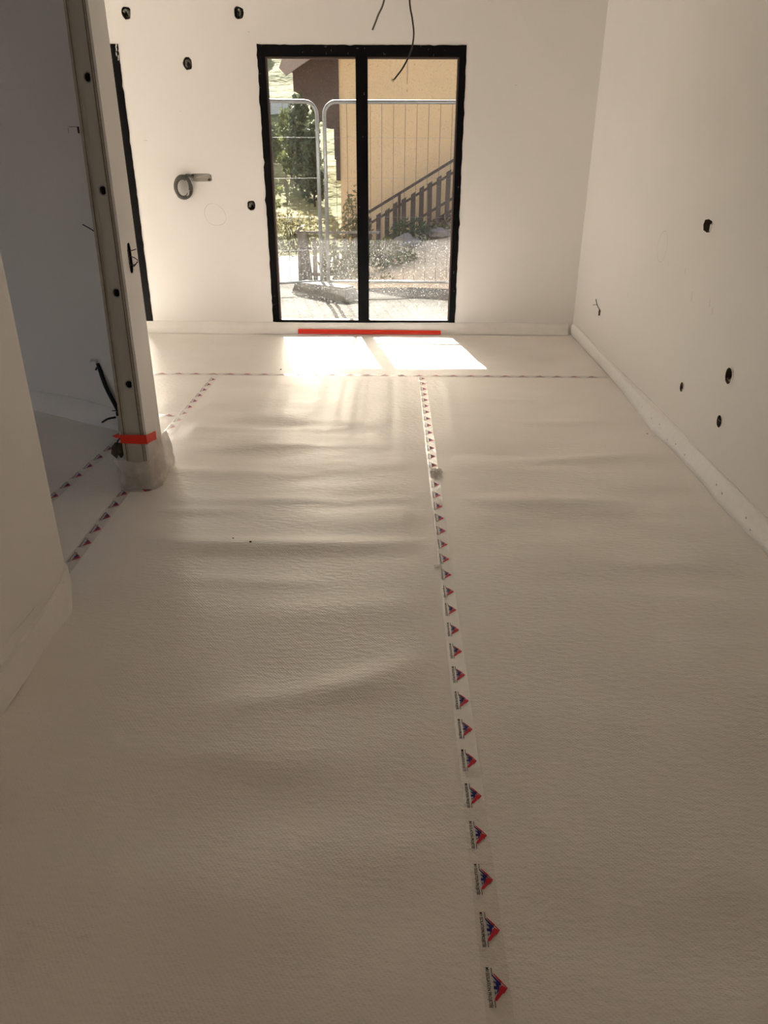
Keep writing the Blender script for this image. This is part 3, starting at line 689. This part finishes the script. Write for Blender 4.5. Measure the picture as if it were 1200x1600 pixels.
# slot with coiled conduit
o = empty('slot_box', (-1.582, YB, 1.276)); tag(o, 'rounded horizontal slot in the back wall with a cable inside', 'socket hole')
P = disc_poly(0, 0, .087, .028, 20, .03, 5, 9); n = len(P)
MB().add([(a, .003, b) for a, b in P] + [(a, .055, b) for a, b in P], [(i, (i + 1) % n, (i + 1) % n + n, i + n) for i in range(n)] + [tuple(range(n, 2 * n))]).build('box', 'foam_smooth', o)
MB().tube([(.075, .045, -.005), (.03, .03, .008), (-.02, .02, .004), (-.05, .015, -.004)], .006, 8).build('cable', 'cable_white', o, smooth=True)
for a, b, rr in ((.058, -.018, .010), (.078, .016, .007), (-.078, .012, .010)):
    MB().prism(disc_poly(a, b, rr, rr, 10, .1), .035, .054).build('knockout', 'box_plastic', o)
def coil():
    o = empty('cable_coil', (-1.728, YB - .03, 1.205)); tag(o, 'grey corrugated conduit coiled in a loop on the back wall', 'cable coil')
    def ring(rx, rz, a0, a1, dy, ph, rad, mt, cx=0, cz=0):
        pts = []
        for k in range(25):
            a = a0 + (a1 - a0) * k / 24; pts.append((cx + rx * math.cos(a), dy + .012 * math.sin(a + ph), cz + rz * math.sin(a)))
        MB().tube(pts, lambda t: rad * (1 + .09 * math.sin(t * 260)), 9, 6).build('conduit_turn', mt, o, smooth=True)
    ring(.062, .082, -.3, 4.1, -.012, 0, .0145, 'conduit_grey')
    ring(.055, .074, 1.0, 5.6, -.030, 1.4, .014, 'conduit_grey', .004, -.004)
    ring(.066, .078, 3.9, 6.6, -.005, 2.0, .0135, 'cable_dark', -.002, -.006)
    MB().tube([(.058, 0, .010), (.055, -.008, .050), (.030, -.012, .078), (.04, .0, .088), (.085, .028, .075)], .0115, 9).build('conduit_lead', 'conduit_grey', o, smooth=True)
    MB().tube([(-.072, -.012, -.010), (-.064, -.03, -.040), (-.045, -.036, -.062), (-.026, -.034, -.068)], .0055, 7).build('white_wire', 'cable_white', o, smooth=True)
    MB().tube([(.030, -.034, -.066), (.046, -.036, -.052), (.050, -.034, -.028)], .0055, 7).build('white_wire', 'cable_white', o, smooth=True)
coil()
def ring_mark(name, f3, parent, rx, rz, wd_, label, n_=48, gap=0, jit=.06, seed=0):
    r = random.Random(seed); P = []
    m = MB(); vs = []; fs = []
    ph = r.uniform(0, 6)
    for k in range(n_ + 1):
        a = 2 * math.pi * k / n_; j = 1 + jit * math.sin(2 * a + ph) + jit * .5 * math.sin(3 * a + ph * 2); wv = wd_ * (.5 + .5 * abs(math.sin(a * 1.3 + ph)))
        vs += [f3((rx * j - wv / 2) * math.cos(a), (rz * j - wv / 2) * math.sin(a)), f3((rx * j + wv / 2) * math.cos(a), (rz * j + wv / 2) * math.sin(a))]
    for k in range(n_): fs.append((2 * k, 2 * k + 1, 2 * k + 3, 2 * k + 2))
    o = m.add(vs, fs).build(name, 'pencil', parent); o['label'] = label
ring_mark('pencil_ring', lambda a, b: (-1.492 + a - .18 * b, YB - .0006, .990 + b), wb, .083, .092, .0028, 'faint pencil ring on the wall', seed=3)
ring_mark('pencil_ring', lambda a, b: (XR - .0006, 4.803 + a, .992 + b), wr, .085, .085, .0028, 'faint pencil ring on the wall', seed=5)
for y, z, l in ((4.36, .90, .03), (4.20, .78, .05), (4.65, .90, .025), (3.95, .80, .04), (5.35, .60, .03), (3.90, .775, .03)):
    MB().add([(XR - .0005, y + a, z + b) for a, b in ((0, 0), (.004, -.001), (.006 + l * .2, l), (.002 + l * .2, l))], [(0, 1, 2, 3)]).build('scuff', 'pencil', wr)
for x, z, l in ((-2.02, 1.55, .03), (-1.70, 1.76, .006), (.95, 1.95, .02), (-1.12, 2.3, .015)):
    MB().add([(x + a, YB - .0005, z + b) for a, b in ((0, 0), (l, -.003), (l, .001), (0, .003))], [(0, 1, 2, 3)]).build('scuff', 'pencil', wb)

def box_right(idx, label):
    k, y, z, ry, rz = HOLES_RIGHT[idx]
    o = empty('socket_hole', (XR, y, z)); tag(o, label, 'socket hole', 'cut-outs in the right wall')
    n_ = 8 if k == 'oct' else 16; pw = 2.8 if k == 'oct' else 2; f_ = .90
    P = disc_poly(0, 0, ry * f_, rz * f_, n_, 0, pw); Q = disc_poly(0, 0, ry * 1.0, rz * 1.0, n_, 0, pw)
    MB().add([(-.002, a, b) for a, b in P] + [(.066, a, b) for a, b in P], [(i, (i + 1) % n_, (i + 1) % n_ + n_, i + n_) for i in range(n_)] + [tuple(range(n_, 2 * n_))]).build('box', 'box_plastic', o)
    MB().add([(-.003, a, b) for a, b in P] + [(-.003, a * 1.14, b * 1.14) for a, b in Q], [(i, (i + 1) % n_, (i + 1) % n_ + n_, i + n_) for i in range(n_)]).build('rim', 'foam_smooth', o)
    r = random.Random(idx * 3 + 1)
    if k == 'oct':
        MB().box(.001, .012, -.052, -.018, -.026, .010).build('white_connector', 'cable_white', o)
        MB().tube([(.05, .03, .02), (.02, .01, .012), (.012, -.03, .004)], .005, 7).build('cable', 'cable_grey', o, smooth=True)
    elif k == 'r':
        for c in range(3):
            a = r.uniform(0, 6.28)
            MB().tube([(.06, ry * .4 * math.cos(a), rz * .4 * math.sin(a)), (.03, ry * .6 * math.cos(a + 1.8), rz * .6 * math.sin(a + 1.8)), (.003, ry * .55 * math.cos(a + 3), rz * .55 * math.sin(a + 3))], .0065, 7).build('cable', ['cable_grey', 'cable_dark', 'copper_brown'][c], o, smooth=True)
    return o
box_right(0, 'octagonal box hole high on the right wall with a white connector')
box_right(1, 'largest round cable hole low on the right wall')
box_right(2, 'smallest round cable hole low on the right wall beside the foam strip')
box_right(3, 'round cable hole just below the largest one on the right wall')
o = empty('wall_wire', (XR, 6.0, .365)); tag(o, 'short bare wire poking up from a slit near the far right corner', 'wire')
MB().tube([(.02, 0, -.02), (-.004, .005, .018), (-.018, .045, .050), (-.022, .085, .085)], .0032, 6).build('wire', 'cable_dark', o, smooth=True)
MB().tube([(-.016, .04, .048), (-.03, .065, .048), (-.04, .085, .040)], .0018, 6).build('strand', 'copper_brown', o, smooth=True)
MB().tube([(-.004, .004, -.022), (-.006, .002, .0), (-.005, .004, .02)], .007, 7).build('sleeve', 'conduit_grey', o, smooth=True)

# switch slot in the stub's lit face, wires sticking out
o = empty('switch_slot', (-1.18, 3.584, 1.073)); tag(o, 'tall dark switch slot with bent wires in the stub face', 'socket hole')
P = disc_poly(0, 0, .026, .066, 16, 0, 3); n = len(P)
MB().add([(-.001, a, b) for a, b in P] + [(-.05, a, b) for a, b in P], [(i, (i + 1) % n, (i + 1) % n + n, i + n) for i in range(n)] + [tuple(range(n, 2 * n))]).build('box', 'conduit_black', o)
for q in ([(-.02, 0, .030), (.010, .004, .032), (.030, .006, .038)], [(-.02, .005, .008), (.014, 0, .004), (.034, .0, -.010)], [(-.02, 0, -.02), (.012, .004, -.03), (.030, .0, -.018)], [(-.02, 0, -.01), (.006, .004, -.035), (.018, .0, -.030), (.032, 0, -.014)]):
    MB().tube(q, .0022, 6).build('wire', 'cable_dark', o, smooth=True)

# ceiling cables
def cable(pts, label, r_=.0042, mt='cable_dark', strands=False):
    o = MB().tube(pts, r_, 8, 8).build('ceiling_cable', mt, smooth=True); tag(o, label, 'cable', 'cables hanging from the ceiling')
    if strands:
        e = Vector(pts[-1])
        for d in ((-.016, 0, -.006), (-.014, .003, .002), (-.008, -.002, -.012)): MB().tube([e, e + Vector(d)], .0014, 5).build('strand', 'copper_brown', o)
cable([(-.01, 4.40, ZC), (-.018, 4.40, 2.40), (-.044, 4.40, 2.180), (-.078, 4.40, 2.10), (-.105, 4.40, 2.041)], 'short straight cable end hanging above the black door', .0045, 'cable_grey')
cable([(.07, 4.40, ZC), (.072, 4.40, 2.35), (.075, 4.40, 2.165), (.090, 4.40, 2.085), (.098, 4.40, 2.02), (.085, 4.40, 1.952), (.048, 4.40, 1.883), (.004, 4.40, 1.830)], 'long curved cable hanging in front of the black door', .0042, 'cable_dark', True)

# side room wall details
o = empty('black_conduit', on_diag(-1.702, .385)); tag(o, 'straight black conduit slanting from the shaded wall toward the stud', 'conduit')
p0 = on_diag(-1.702, .385)
MB().tube([(0, 0, 0), on_diag(-1.650, .262, .02) - p0, on_diag(-1.588, .120, .015) - p0], .0125, 10, 4).build('tube', 'conduit_black', o, smooth=True)
MB().tube([(-.035, -.01, .02), (-.02, -.02, .028), (.0, -.012, .018)], .009, 8).build('wall_end', 'foam_smooth', o, smooth=True)
MB().tube([(-.005, -.012, -.02), (-.012, -.02, -.035)], .006, 6, 0).build('stub_wire', 'conduit_black', o)
a = on_diag(-1.590, .125, .015) - p0
MB().tube([a + Vector((-.035, -.004, .0)), a + Vector((.02, -.004, .001))], .003, 6, 0).build('clip', 'conduit_black', o)
MB().box(a.x - .012, a.x + .014, a.y - .014, a.y + .012, a.z - .028, a.z - .004).build('clip_block', 'conduit_black', o)
o = MB().tube([on_diag(-1.689, .044, .05), on_diag(-1.63, .080, .06), on_diag(-1.575, .100, .06)], .006, 7).build('black_wire', 'conduit_black', smooth=True); tag(o, 'short black wire low in the side room left of the stud foot', 'wire')
o = MB().tube([on_diag(-1.622, 1.150, .03), on_diag(-1.596, 1.129, .01), on_diag(-1.575, 1.112, 0)], .003, 6).build('wall_wire', 'conduit_black', smooth=True); tag(o, 'tiny dark wire poking from the shaded wall at mid height', 'wire')
o = empty('wall_recess', on_diag(-1.612, 1.597)); tag(o, 'small outlined square recess cover on the shaded wall', 'cover plate')
p0 = on_diag(-1.612, 1.597); ang = math.atan2(dvec.y, dvec.x)
for (u0, u1, z0, z1, mt, nm) in ((-.033, .033, -.016, .013, 'plaster', 'plate'), (.033, .040, -.016, .014, 'conduit_black', 'shadow_gap'), (-.036, -.033, -.014, .008, 'board_paper', 'edge'), (-.028, .030, .013, .015, 'board_paper', 'edge')):
    q = [on_diag(-1.612 + u * dvec.x, 1.597 + z, d) - p0 for d in (.001, .006) for u, z in ((u0, z0), (u1, z0), (u1, z1), (u0, z1))]
    MB().add(q, [(0, 1, 2, 3), (7, 6, 5, 4), (0, 4, 5, 1), (1, 5, 6, 2), (2, 6, 7, 3), (3, 7, 4, 0)]).build(nm, mt, o)

# crumbs on the floor
def crumb(x, y, s_, mt, label, seed):
    bm = bmesh.new(); bmesh.ops.create_icosphere(bm, subdivisions=1, radius=s_); r = random.Random(seed)
    for v in bm.verts: v.co *= r.uniform(.6, 1.3); v.co.z *= .6
    me = bpy.data.meshes.new('debris_crumb'); bm.to_mesh(me); bm.free(); me.materials.append(MATS[mt])
    hz = float(height(np.array([x]), np.array([y]))[0])
    tag(obj('debris_crumb', me, None, (x, y, hz + .002 + s_ * .4)), label, 'crumb', 'crumbs on the membrane')
crumb(-.588, 2.835, .006, 'crumb', 'small dark crumb on the membrane ridge left of the seam', 1)
crumb(-.668, 2.87, .004, 'crumb', 'tiny dark speck left of the crumb on the membrane ridge', 2)
crumb(-.83, 5.62, .007, 'crumb', 'dark crumb near the left corner of the sun patch', 3)
crumb(1.51, 4.26, .009, 'foam', 'white foam crumb at the foot of the right foam strip', 4)
crumb(1.535, 4.22, .007, 'foam', 'smaller white foam bit beside the foam crumb by the right strip', 5)

# ------------------------------------------------------------------ outdoors
def terrain(x, y):
    yard = -.10 + .012 * np.sin(3 * x + 2 * y) + .01 * np.sin(5.3 * y - 2 * x)
    right = sstep((x + 1.2) / 1.6)
    bank = sstep((y - 9.7) / 4.3) * (.0 + .30 * sstep((x + .6) / 2.4)) * right
    left = -.30 * sstep((y - 10.0) / 2.0) * (1 - right)
    rise = .50 * sstep((y - 15.2) / 2.2) * (1 - right) + .4 * right * sstep((y - 15) / 3)
    return yard + bank + left + rise
def grid_obj(name, x0, x1, y0, y1, nx, ny, fn, mt, smooth=True):
    X, Y = np.meshgrid(np.linspace(x0, x1, nx), np.linspace(y0, y1, ny)); Zv = fn(X, Y)
    V = np.stack([X.ravel(), Y.ravel(), Zv.ravel()], 1); i = np.arange(nx * ny).reshape(ny, nx)
    F = np.stack([i[:-1, :-1], i[:-1, 1:], i[1:, 1:], i[1:, :-1]], -1).reshape(-1, 4)
    me = bpy.data.meshes.new(name); me.from_pydata(V.tolist(), [], F.tolist())
    for q in ([mt] if isinstance(mt, str) else mt): me.materials.append(MATS[q])
    me.polygons.foreach_set('use_smooth', [smooth] * len(F)); me.update()
    return obj(name, me), V, F
yard, V, F = grid_obj('yard_ground', -26, 22, YT, 20, 240, 120, terrain, ['yard_dirt', 'bank_earth', 'road', 'hill_grass'])
c = V[F].mean(1); mi = np.zeros(len(F), int)
mi[(c[:, 1] > 9.75) & (c[:, 0] > -1.05)] = 1
mi[(c[:, 1] > 10.2) & (c[:, 0] <= -1.05)] = 2
mi[(c[:, 1] > 15.0) & (c[:, 0] <= -.9)] = 3
yard.data.polygons.foreach_set('material_index', mi.tolist()); tag(yard, 'sunlit bare earth yard and bank beyond the glass', kind='structure')
def hillf(x, y):
    t = (y - 19.5); z = .1 + .5 * sstep(t / 5) + 15.5 * sstep(t / 95) * (1 + .10 * np.sin(.11 * x + .4)) + .35 * np.sin(.35 * y + .2 * x) * sstep(t / 10) + .15 * np.sin(1.1 * y - .3 * x)
    return z - .3 * (t < .3)
hill, _, _ = grid_obj('hillside', -75, 55, 19.5, 130, 130, 160, hillf, 'hill_grass'); tag(hill, 'dry yellow green hillside rising behind the trees', kind='structure')

# temporary site fence: two panels
def fence_panel(a, b, z0, z1, label, posts_first=True):
    """welded mesh panel between a and b (xy); round-cornered tube frame"""
    a, b = Vector((*a, 0)), Vector((*b, 0)); d = (b - a); L_ = d.length; d.normalize()
    o = empty('site_fence_panel', (a.x, a.y, z0)); tag(o, label, 'fence panel', 'temporary site fence panels')
    H = z1 - z0; rc = .13
    P = lambda u, z: (d.x * u, d.y * u, z)
    pts = [P(0, -.08)] + [P(0, H - rc)]
    for k in range(1, 7):
        t = math.pi / 2 * k / 6; pts.append(P(rc - rc * math.cos(t), H - rc + rc * math.sin(t)))
    for k in range(0, 7):
        t = math.pi / 2 * k / 6; pts.append(P(L_ - rc + rc * math.sin(t), H - rc + rc * math.cos(t)))
    pts.append(P(L_, -.08))
    MB().tube(pts, .021, 10, 0).build('frame_tube', 'galvanised', o, smooth=True)
    MB().tube([P(0, .0), P(L_, .0)], .015, 8, 0).build('bottom_rail', 'galvanised', o, smooth=True)
    vm = MB().tube([(0, 0, .0), (0, 0, H - .012)], .0024, 5, 0).mesh('wire', 'wire_dark')
    u = .12
    while u < L_ - .05:
        w_ = bpy.data.objects.new('mesh_wire', vm); C.objects.link(w_); w_.parent = o; w_.location = P(u, 0); u += .128
    hm = MB().tube([P(0.01, 0), P(L_ - .01, 0)], .0013, 5, 0).mesh('wire', 'galvanised')
    for z in (.36, .72, 1.13, 1.54):
        w_ = bpy.data.objects.new('mesh_wire', hm); C.objects.link(w_); w_.parent = o; w_.location = (0, 0, z)
    return o
fence_panel((-.755, 9.40), (2.70, 9.36), .045, 1.935, 'right hand mesh fence panel standing beyond both panes')
fence_panel((-.835, 9.40), (-4.15, 8.35), .045, 1.935, 'angled mesh fence panel beyond the left pane')
m = MB().tube([(-.80, 9.36, .95), (-.80, 9.44, .95)], .02, 8, 0)
def block(name, cx, cy, ang, lx, ly, z0, h, mt, label, cat):
    bm = bmesh.new(); bmesh.ops.create_cube(bm, size=1)
    for v in bm.verts:
        s_ = .86 if v.co.z > 0 else 1; v.co = Vector((v.co.x * lx * (s_ if abs(s_ - 1) > 0 else 1), v.co.y * ly * s_, (v.co.z + .5) * h))
    bmesh.ops.bevel(bm, geom=bm.edges[:], offset=.02, segments=2, affect='EDGES')
    me = bpy.data.meshes.new(name); bm.to_mesh(me); bm.free(); me.materials.append(MATS[mt]); me.polygons.foreach_set('use_smooth', [False] * len(me.polygons))
    o = obj(name, me, None, (cx, cy, z0)); o.rotation_euler = (0, 0, ang); return tag(o, label, cat)
block('fence_foot', -.79, 9.22, math.radians(-34), .86, .26, -.105, .15, 'concrete', 'grey concrete block holding the two fence panels', 'fence foot')

# neighbouring house
HY = 15.2
h = empty('neighbour_house', (2, HY, 0)); tag(h, 'ochre rendered house with dark timber corner and pale fascia', 'house')
def hp(mb, nm, mt, smooth=False):
    o = mb.build(nm, mt, h, smooth); o.matrix_parent_inverse = Matrix.Translation((-2, -HY, 0)); return o
rk = lambda x: 2.66 + (x + 1.74) * .58            # underside of the verge
hp(MB().prism([(-.95, -.4), (7.0, -.4), (7.0, rk(2.6)), (2.6, rk(2.6) + .0), (-.95, rk(-.95))], HY, HY + 7), 'wall', 'yellow_render')
for (x0, z0, z1) in ((-1.74, 2.33, 2.52), (-1.74, 2.52, 9), (-1.60, 2.22, 2.33), (-1.46, 2.05, 2.22), (-1.36, 1.88, 2.05), (-1.20, 1.76, 1.88), (-1.05, 1.50, 1.76), (-1.05, 1.25, 1.50), (-1.02, .90, 1.25)):
    hp(MB().prism([(x0, z0), (-.95, z0), (-.95, z1 if z1 < 3 else rk(-.95)), (x0, min(z1, rk(x0)))], HY - .05 + random.uniform(0, .03), HY + 1.2), 'timber_beam', 'brown_timber')
hp(MB().prism([(-1.79, 2.53), (2.6, 5.076), (2.6, 5.40), (-1.80, 2.86), (-1.90, 2.64)], HY - .62, HY - .56), 'fascia_board', 'fascia')
hp(MB().prism([(-1.79, 2.64), (2.6, 5.186), (2.6, 5.38), (-1.79, 2.83)], HY - .56, HY + 7.5), 'roof', 'roof_tile')
hp(MB().prism([(2.6, 5.186), (7.4, 2.45), (7.4, 2.62), (2.6, 5.38)], HY - .56, HY + 7.5), 'roof', 'roof_tile')
hp(MB().prism([(2.6, 5.076), (7.4, 2.34), (7.4, 2.63), (2.6, 5.40)], HY - .62, HY - .56), 'fascia_board', 'fascia')
hp(MB().box(.235, .245, HY - .012, HY - .002, 2.45, 2.80), 'pipe', 'fascia'); hp(MB().box(.23, .25, HY - .014, HY - .002, 2.33, 2.36), 'pipe_bracket', 'fascia')

# outside stair with picket balustrade, rising to the right
SY = 14.55
sx = lambda x: .419 + (x + .413) * .5763          # top handrail height at x
s = empty('outside_stair', (.3, SY, 0)); tag(s, 'brown timber stair with slanting picket balustrade below the ochre wall', 'stair')
def spt(mb, nm, mt='stair_timber'):
    o = mb.build(nm, mt, s); o.matrix_parent_inverse = Matrix.Translation((-.3, -SY, 0)); return o
spt(MB().beam((-.95, SY, sx(-.95)), (2.6, SY, sx(2.6)), .05, .045), 'handrail')
spt(MB().beam((-.95, SY + .02, sx(-.95) - .20), (2.6, SY + .02, sx(2.6) - .20), .04, .04), 'upper_rail')
spt(MB().beam((-.95, SY + .02, sx(-.95) - .62), (2.6, SY + .02, sx(2.6) - .62), .04, .04), 'lower_rail')
x = -.86; i = 0
while x < 2.5:
    zt = sx(x) - .15 + .01 * math.sin(i * 2.3); lean = .01 * math.sin(i * 1.7)
    spt(MB().prism([(x - .041, zt - .72), (x + .041, zt - .70), (x + .041 + lean, zt + .05), (x - .041 + lean, zt)], SY - .025, SY - .004), 'picket'); x += .152; i += 1
for x in (.12, 1.75): spt(MB().beam((x, SY + .02, sx(x) - .9), (x, SY + .02, sx(x)), .05, .05, (1, 0, 0)), 'post')
spt(MB().beam((-.95, SY + .5, sx(-.95) - 1.0), (2.6, SY + .5, sx(2.6) - 1.0), .05, .26), 'stringer')
spt(MB().beam((-.95, SY + .08, sx(-.95) - 1.05), (2.6, SY + .08, sx(2.6) - 1.05), .05, .20), 'stringer')
for k in range(16):
    x = -.8 + k * .22; z = sx(x) - 1.0; spt(MB().box(x - .14, x + .14, SY + .08, SY + .52, z, z + .04), 'tread')

# grey garden fence with the wide leaning post
g = empty('garden_fence', (-1.2, 12, -.38)); tag(g, 'weathered grey wooden garden fence with a wide leaning end post', 'fence')
def gp(mb, nm):
    o = mb.build(nm, 'weathered_wood', g); o.matrix_parent_inverse = Matrix.Translation((1.2, -12, .38)); return o
gp(MB().prism([(-1.42, -.50), (-1.20, -.50), (-1.28, .33), (-1.405, .33)], 11.96, 12.08), 'post')
gp(MB().prism([(-1.45, .33), (-1.35, .42), (-1.31, .42), (-1.40, .33)], 11.90, 12.2), 'post_cap')
gp(MB().box(-1.30, -.2, 12.0, 12.04, .315, .345), 'rail'); gp(MB().box(-1.30, -.2, 12.03, 12.07, .08, .12), 'rail'); gp(MB().box(-1.30, -.2, 12.03, 12.07, -.30, -.25), 'rail')
for i, x in enumerate((-1.16, -1.02, -.86, -.70, -.55, -.40)):
    gp(MB().prism([(x - .035, -.48), (x + .035, -.48), (x + .03, .26 - .02 * (i % 2)), (x - .03, .25)], 11.98, 12.0), 'picket')
# low kerb and a grey stone on the bank
def stone(x, y, z, sx_, sy_, sz_, label, seed):
    from mathutils import noise
    bm = bmesh.new(); bmesh.ops.create_icosphere(bm, subdivisions=3, radius=1)
    for v in bm.verts:
        k = 1 + .35 * noise.noise(v.co * 1.6 + Vector((seed, 0, 0))) + .12 * noise.noise(v.co * 4.5); v.co = Vector((v.co.x * sx_ * k, v.co.y * sy_ * k, v.co.z * sz_ * k))
    me = bpy.data.meshes.new('bank_stone'); bm.to_mesh(me); bm.free(); me.materials.append(MATS['stone_grey'])
    tag(obj('bank_stone', me, None, (x, y, z)), label, 'stone', 'stones on the bank')
stone(.24, 13.3, .02, .24, .2, .15, 'grey stone on the bank below the stair', 1)
stone(.78, 13.7, .14, .20, .16, .09, 'smaller flat grey stone right on the bank under the balustrade', 7)

# plants
def leaf_cloud(mb, cx, cy, cz, rx, ry, rz, n_, size, r):
    for _ in range(n_):
        while True:
            a, b, c_ = r.uniform(-1, 1), r.uniform(-1, 1), r.uniform(-1, 1)
            q = a * a + b * b + c_ * c_
            if q < 1 and r.random() < .25 + .75 * q: break
        p = Vector((cx + a * rx, cy + b * ry, cz + c_ * rz)); s_ = size * r.uniform(.6, 1.4)
        d = Vector((r.gauss(0, 1), r.gauss(0, 1), r.gauss(0, 1))).normalized(); e = d.orthogonal().normalized(); e.rotate(Matrix.Rotation(r.uniform(0, 6.28), 3, d))
        f_ = d.cross(e); mb.add([p - e * s_, p + f_ * s_ * .45, p + e * s_, p - f_ * s_ * .45], [(0, 1, 2, 3)])
def plant(name, x, y, z0, clouds, trunk, mt, label, cat, size, density, seed):
    r = random.Random(seed); o = empty(name, (x, y, z0)); tag(o, label, cat, 'plants beyond the glass')
    mb = MB()
    for cx, cy, cz, rx, ry, rz in clouds: leaf_cloud(mb, cx, cy, cz, rx, ry, rz, int(density * rx * rz * 4), size, r)
    mb.build('foliage', mt, o)
    tb = MB()
    for pts, rad in trunk: tb.tube(pts, lambda t: rad * (1 - .6 * t), 7, 4)
    tb.build('trunk', 'bark', o)
    return o
def tree(x, y, z0, h_, wd_, mt, label, seed, name='tree', dens=420, size=.10):
    r = random.Random(seed); cl = []
    for k in range(7):
        f_ = .25 + .75 * k / 6; rr = wd_ * (1 - .65 * (f_ - .25)) * r.uniform(.55, .8)
        cl.append((r.uniform(-.3, .3) * wd_, r.uniform(-.3, .3) * wd_, h_ * f_, rr, rr, h_ * .17))
    tr = [([(0, 0, -.4), (.05 * h_ * r.uniform(-1, 1), 0, h_ * .45), (.08 * h_ * r.uniform(-1, 1), 0, h_ * .9)], .05 * h_ * .35)]
    for k in range(4): tr.append(([(0, 0, h_ * (.2 + .12 * k)), (r.uniform(-.5, .5) * wd_, r.uniform(-.3, .3) * wd_, h_ * (.35 + .13 * k))], .02))
    return plant(name, x, y, z0, cl, tr, mt, label, 'tree', size, dens, seed)
gz = lambda x, y: float(hillf(np.array([x]), np.array([y]))[0]) if y > 19.5 else float(terrain(np.array([x]), np.array([y]))[0])
for i, (x, y, h_, wd_, mt, lb) in enumerate([
        (-2.25, 21.5, 2.3, .60, 'leaf_dark', 'dark leafy tree right behind the joint of the fence panels'),
        (-1.85, 19.9, 1.9, .42, 'leaf_dark', 'slim dark tree in the gap beside the timber house corner'),
        (-3.55, 24.5, 1.0, .75, 'leaf_dark', 'dark rounded tree low at the left rim of the left pane'),
        (-2.9, 18.6, .85, .50, 'leaf_mid', 'pale green bushy tree low behind the angled fence panel'),
        (-4.7, 34.0, .7, .80, 'leaf_mid', 'mid green tree up the slope above the left fence panel'),
        (-3.5, 30.0, .9, .60, 'leaf_dark', 'small dark tree up the slope behind the fence joint'),
        (-9.6, 62.0, 2.2, 1.1, 'leaf_mid', 'far hillside tree at the top left corner of the left pane'),
        (-2.72, 22.6, 1.5, .55, 'leaf_mid', 'broad green tree at the left of the fence joint')]):
    tree(x, y, gz(x, y) - .05, h_, wd_, mt, lb, 100 + i, dens=(520 if y < 28 else 260 if y < 40 else 110), size=(.075 if y < 28 else .11 if y < 40 else .22))
def bush(x, y, h_, wd_, mt, label, seed, dens=900, size=.04):
    cl = [(0, 0, h_ * .5, wd_, wd_ * .7, h_ * .5), (wd_ * .5, .05, h_ * .35, wd_ * .7, wd_ * .5, h_ * .35), (-wd_ * .5, -.05, h_ * .4, wd_ * .6, wd_ * .5, h_ * .4)]
    tr = [([(0, 0, -.1), (.1 * wd_ * k, 0, h_ * .8)], .012) for k in (-3, 0, 3)]
    plant('shrub', x, y, gz(x, y), cl, tr, mt, label, 'shrub', size, dens, seed)
bush(-.70, 11.2, .55, .30, 'leaf_mid', 'grey green shrub in front of the garden fence pickets', 201)
bush(-.62, 13.9, 1.25, .24, 'leaf_dry', 'tall dry shrub against the corner of the ochre wall', 202, 500)
bush(-.10, 12.0, .42, .42, 'leaf_mid', 'low green shrub at the left foot of the bank', 203)
bush(.30, 13.6, .42, .36, 'leaf_dark', 'dark shrub under the lower end of the balustrade', 204, 700)
bush(-2.0, 16.2, .50, .55, 'leaf_dry', 'pale dry weeds along the far edge of the road', 205, 500)
bush(-3.1, 16.4, .55, .55, 'leaf_mid', 'greener weeds at the far left edge of the road', 206, 500)
bush(.9, 14.0, .28, .35, 'leaf_dry', 'dry tuft high on the bank under the pickets', 207, 500)
bush(-.30, 10.3, .18, .30, 'leaf_dry', 'low dry tuft at the foot of the bank behind the fence rail', 208, 700, .03)
# pale low walls far up the slope
tag(MB().box(-9.5, -4.6, 40.0, 40.3, gz(-6, 40) - .3, gz(-6, 40) + .55).build('terrace_wall', 'pale_wall'), 'pale terrace wall across the hillside at the left pane', 'wall')

# added unseen house front that bounces warm sun through the opening behind the viewer
hb = empty('added_bounce_house', (8.5, -5.0, 0)); tag(hb, 'added unseen beige house bouncing warm sun into the room', kind='structure'); hb.rotation_euler = (0, 0, math.radians(45))
MB().box(-6, 7, -1.2, 0, -.4, 5.2).build('wall', 'beige_render', hb)
MB().prism([(-6.6, 5.2), (7.6, 5.2), (7.0, 6.6), (-6.0, 6.6)], -5, .5).build('roof', 'roof_tile', hb)
rear, _, _ = grid_obj('side_yard', 1.76, 24, -30, YT, 12, 12, lambda x, y: -.12 + 0 * x, 'yard_dirt'); tag(rear, 'bare earth beside the building', kind='structure')
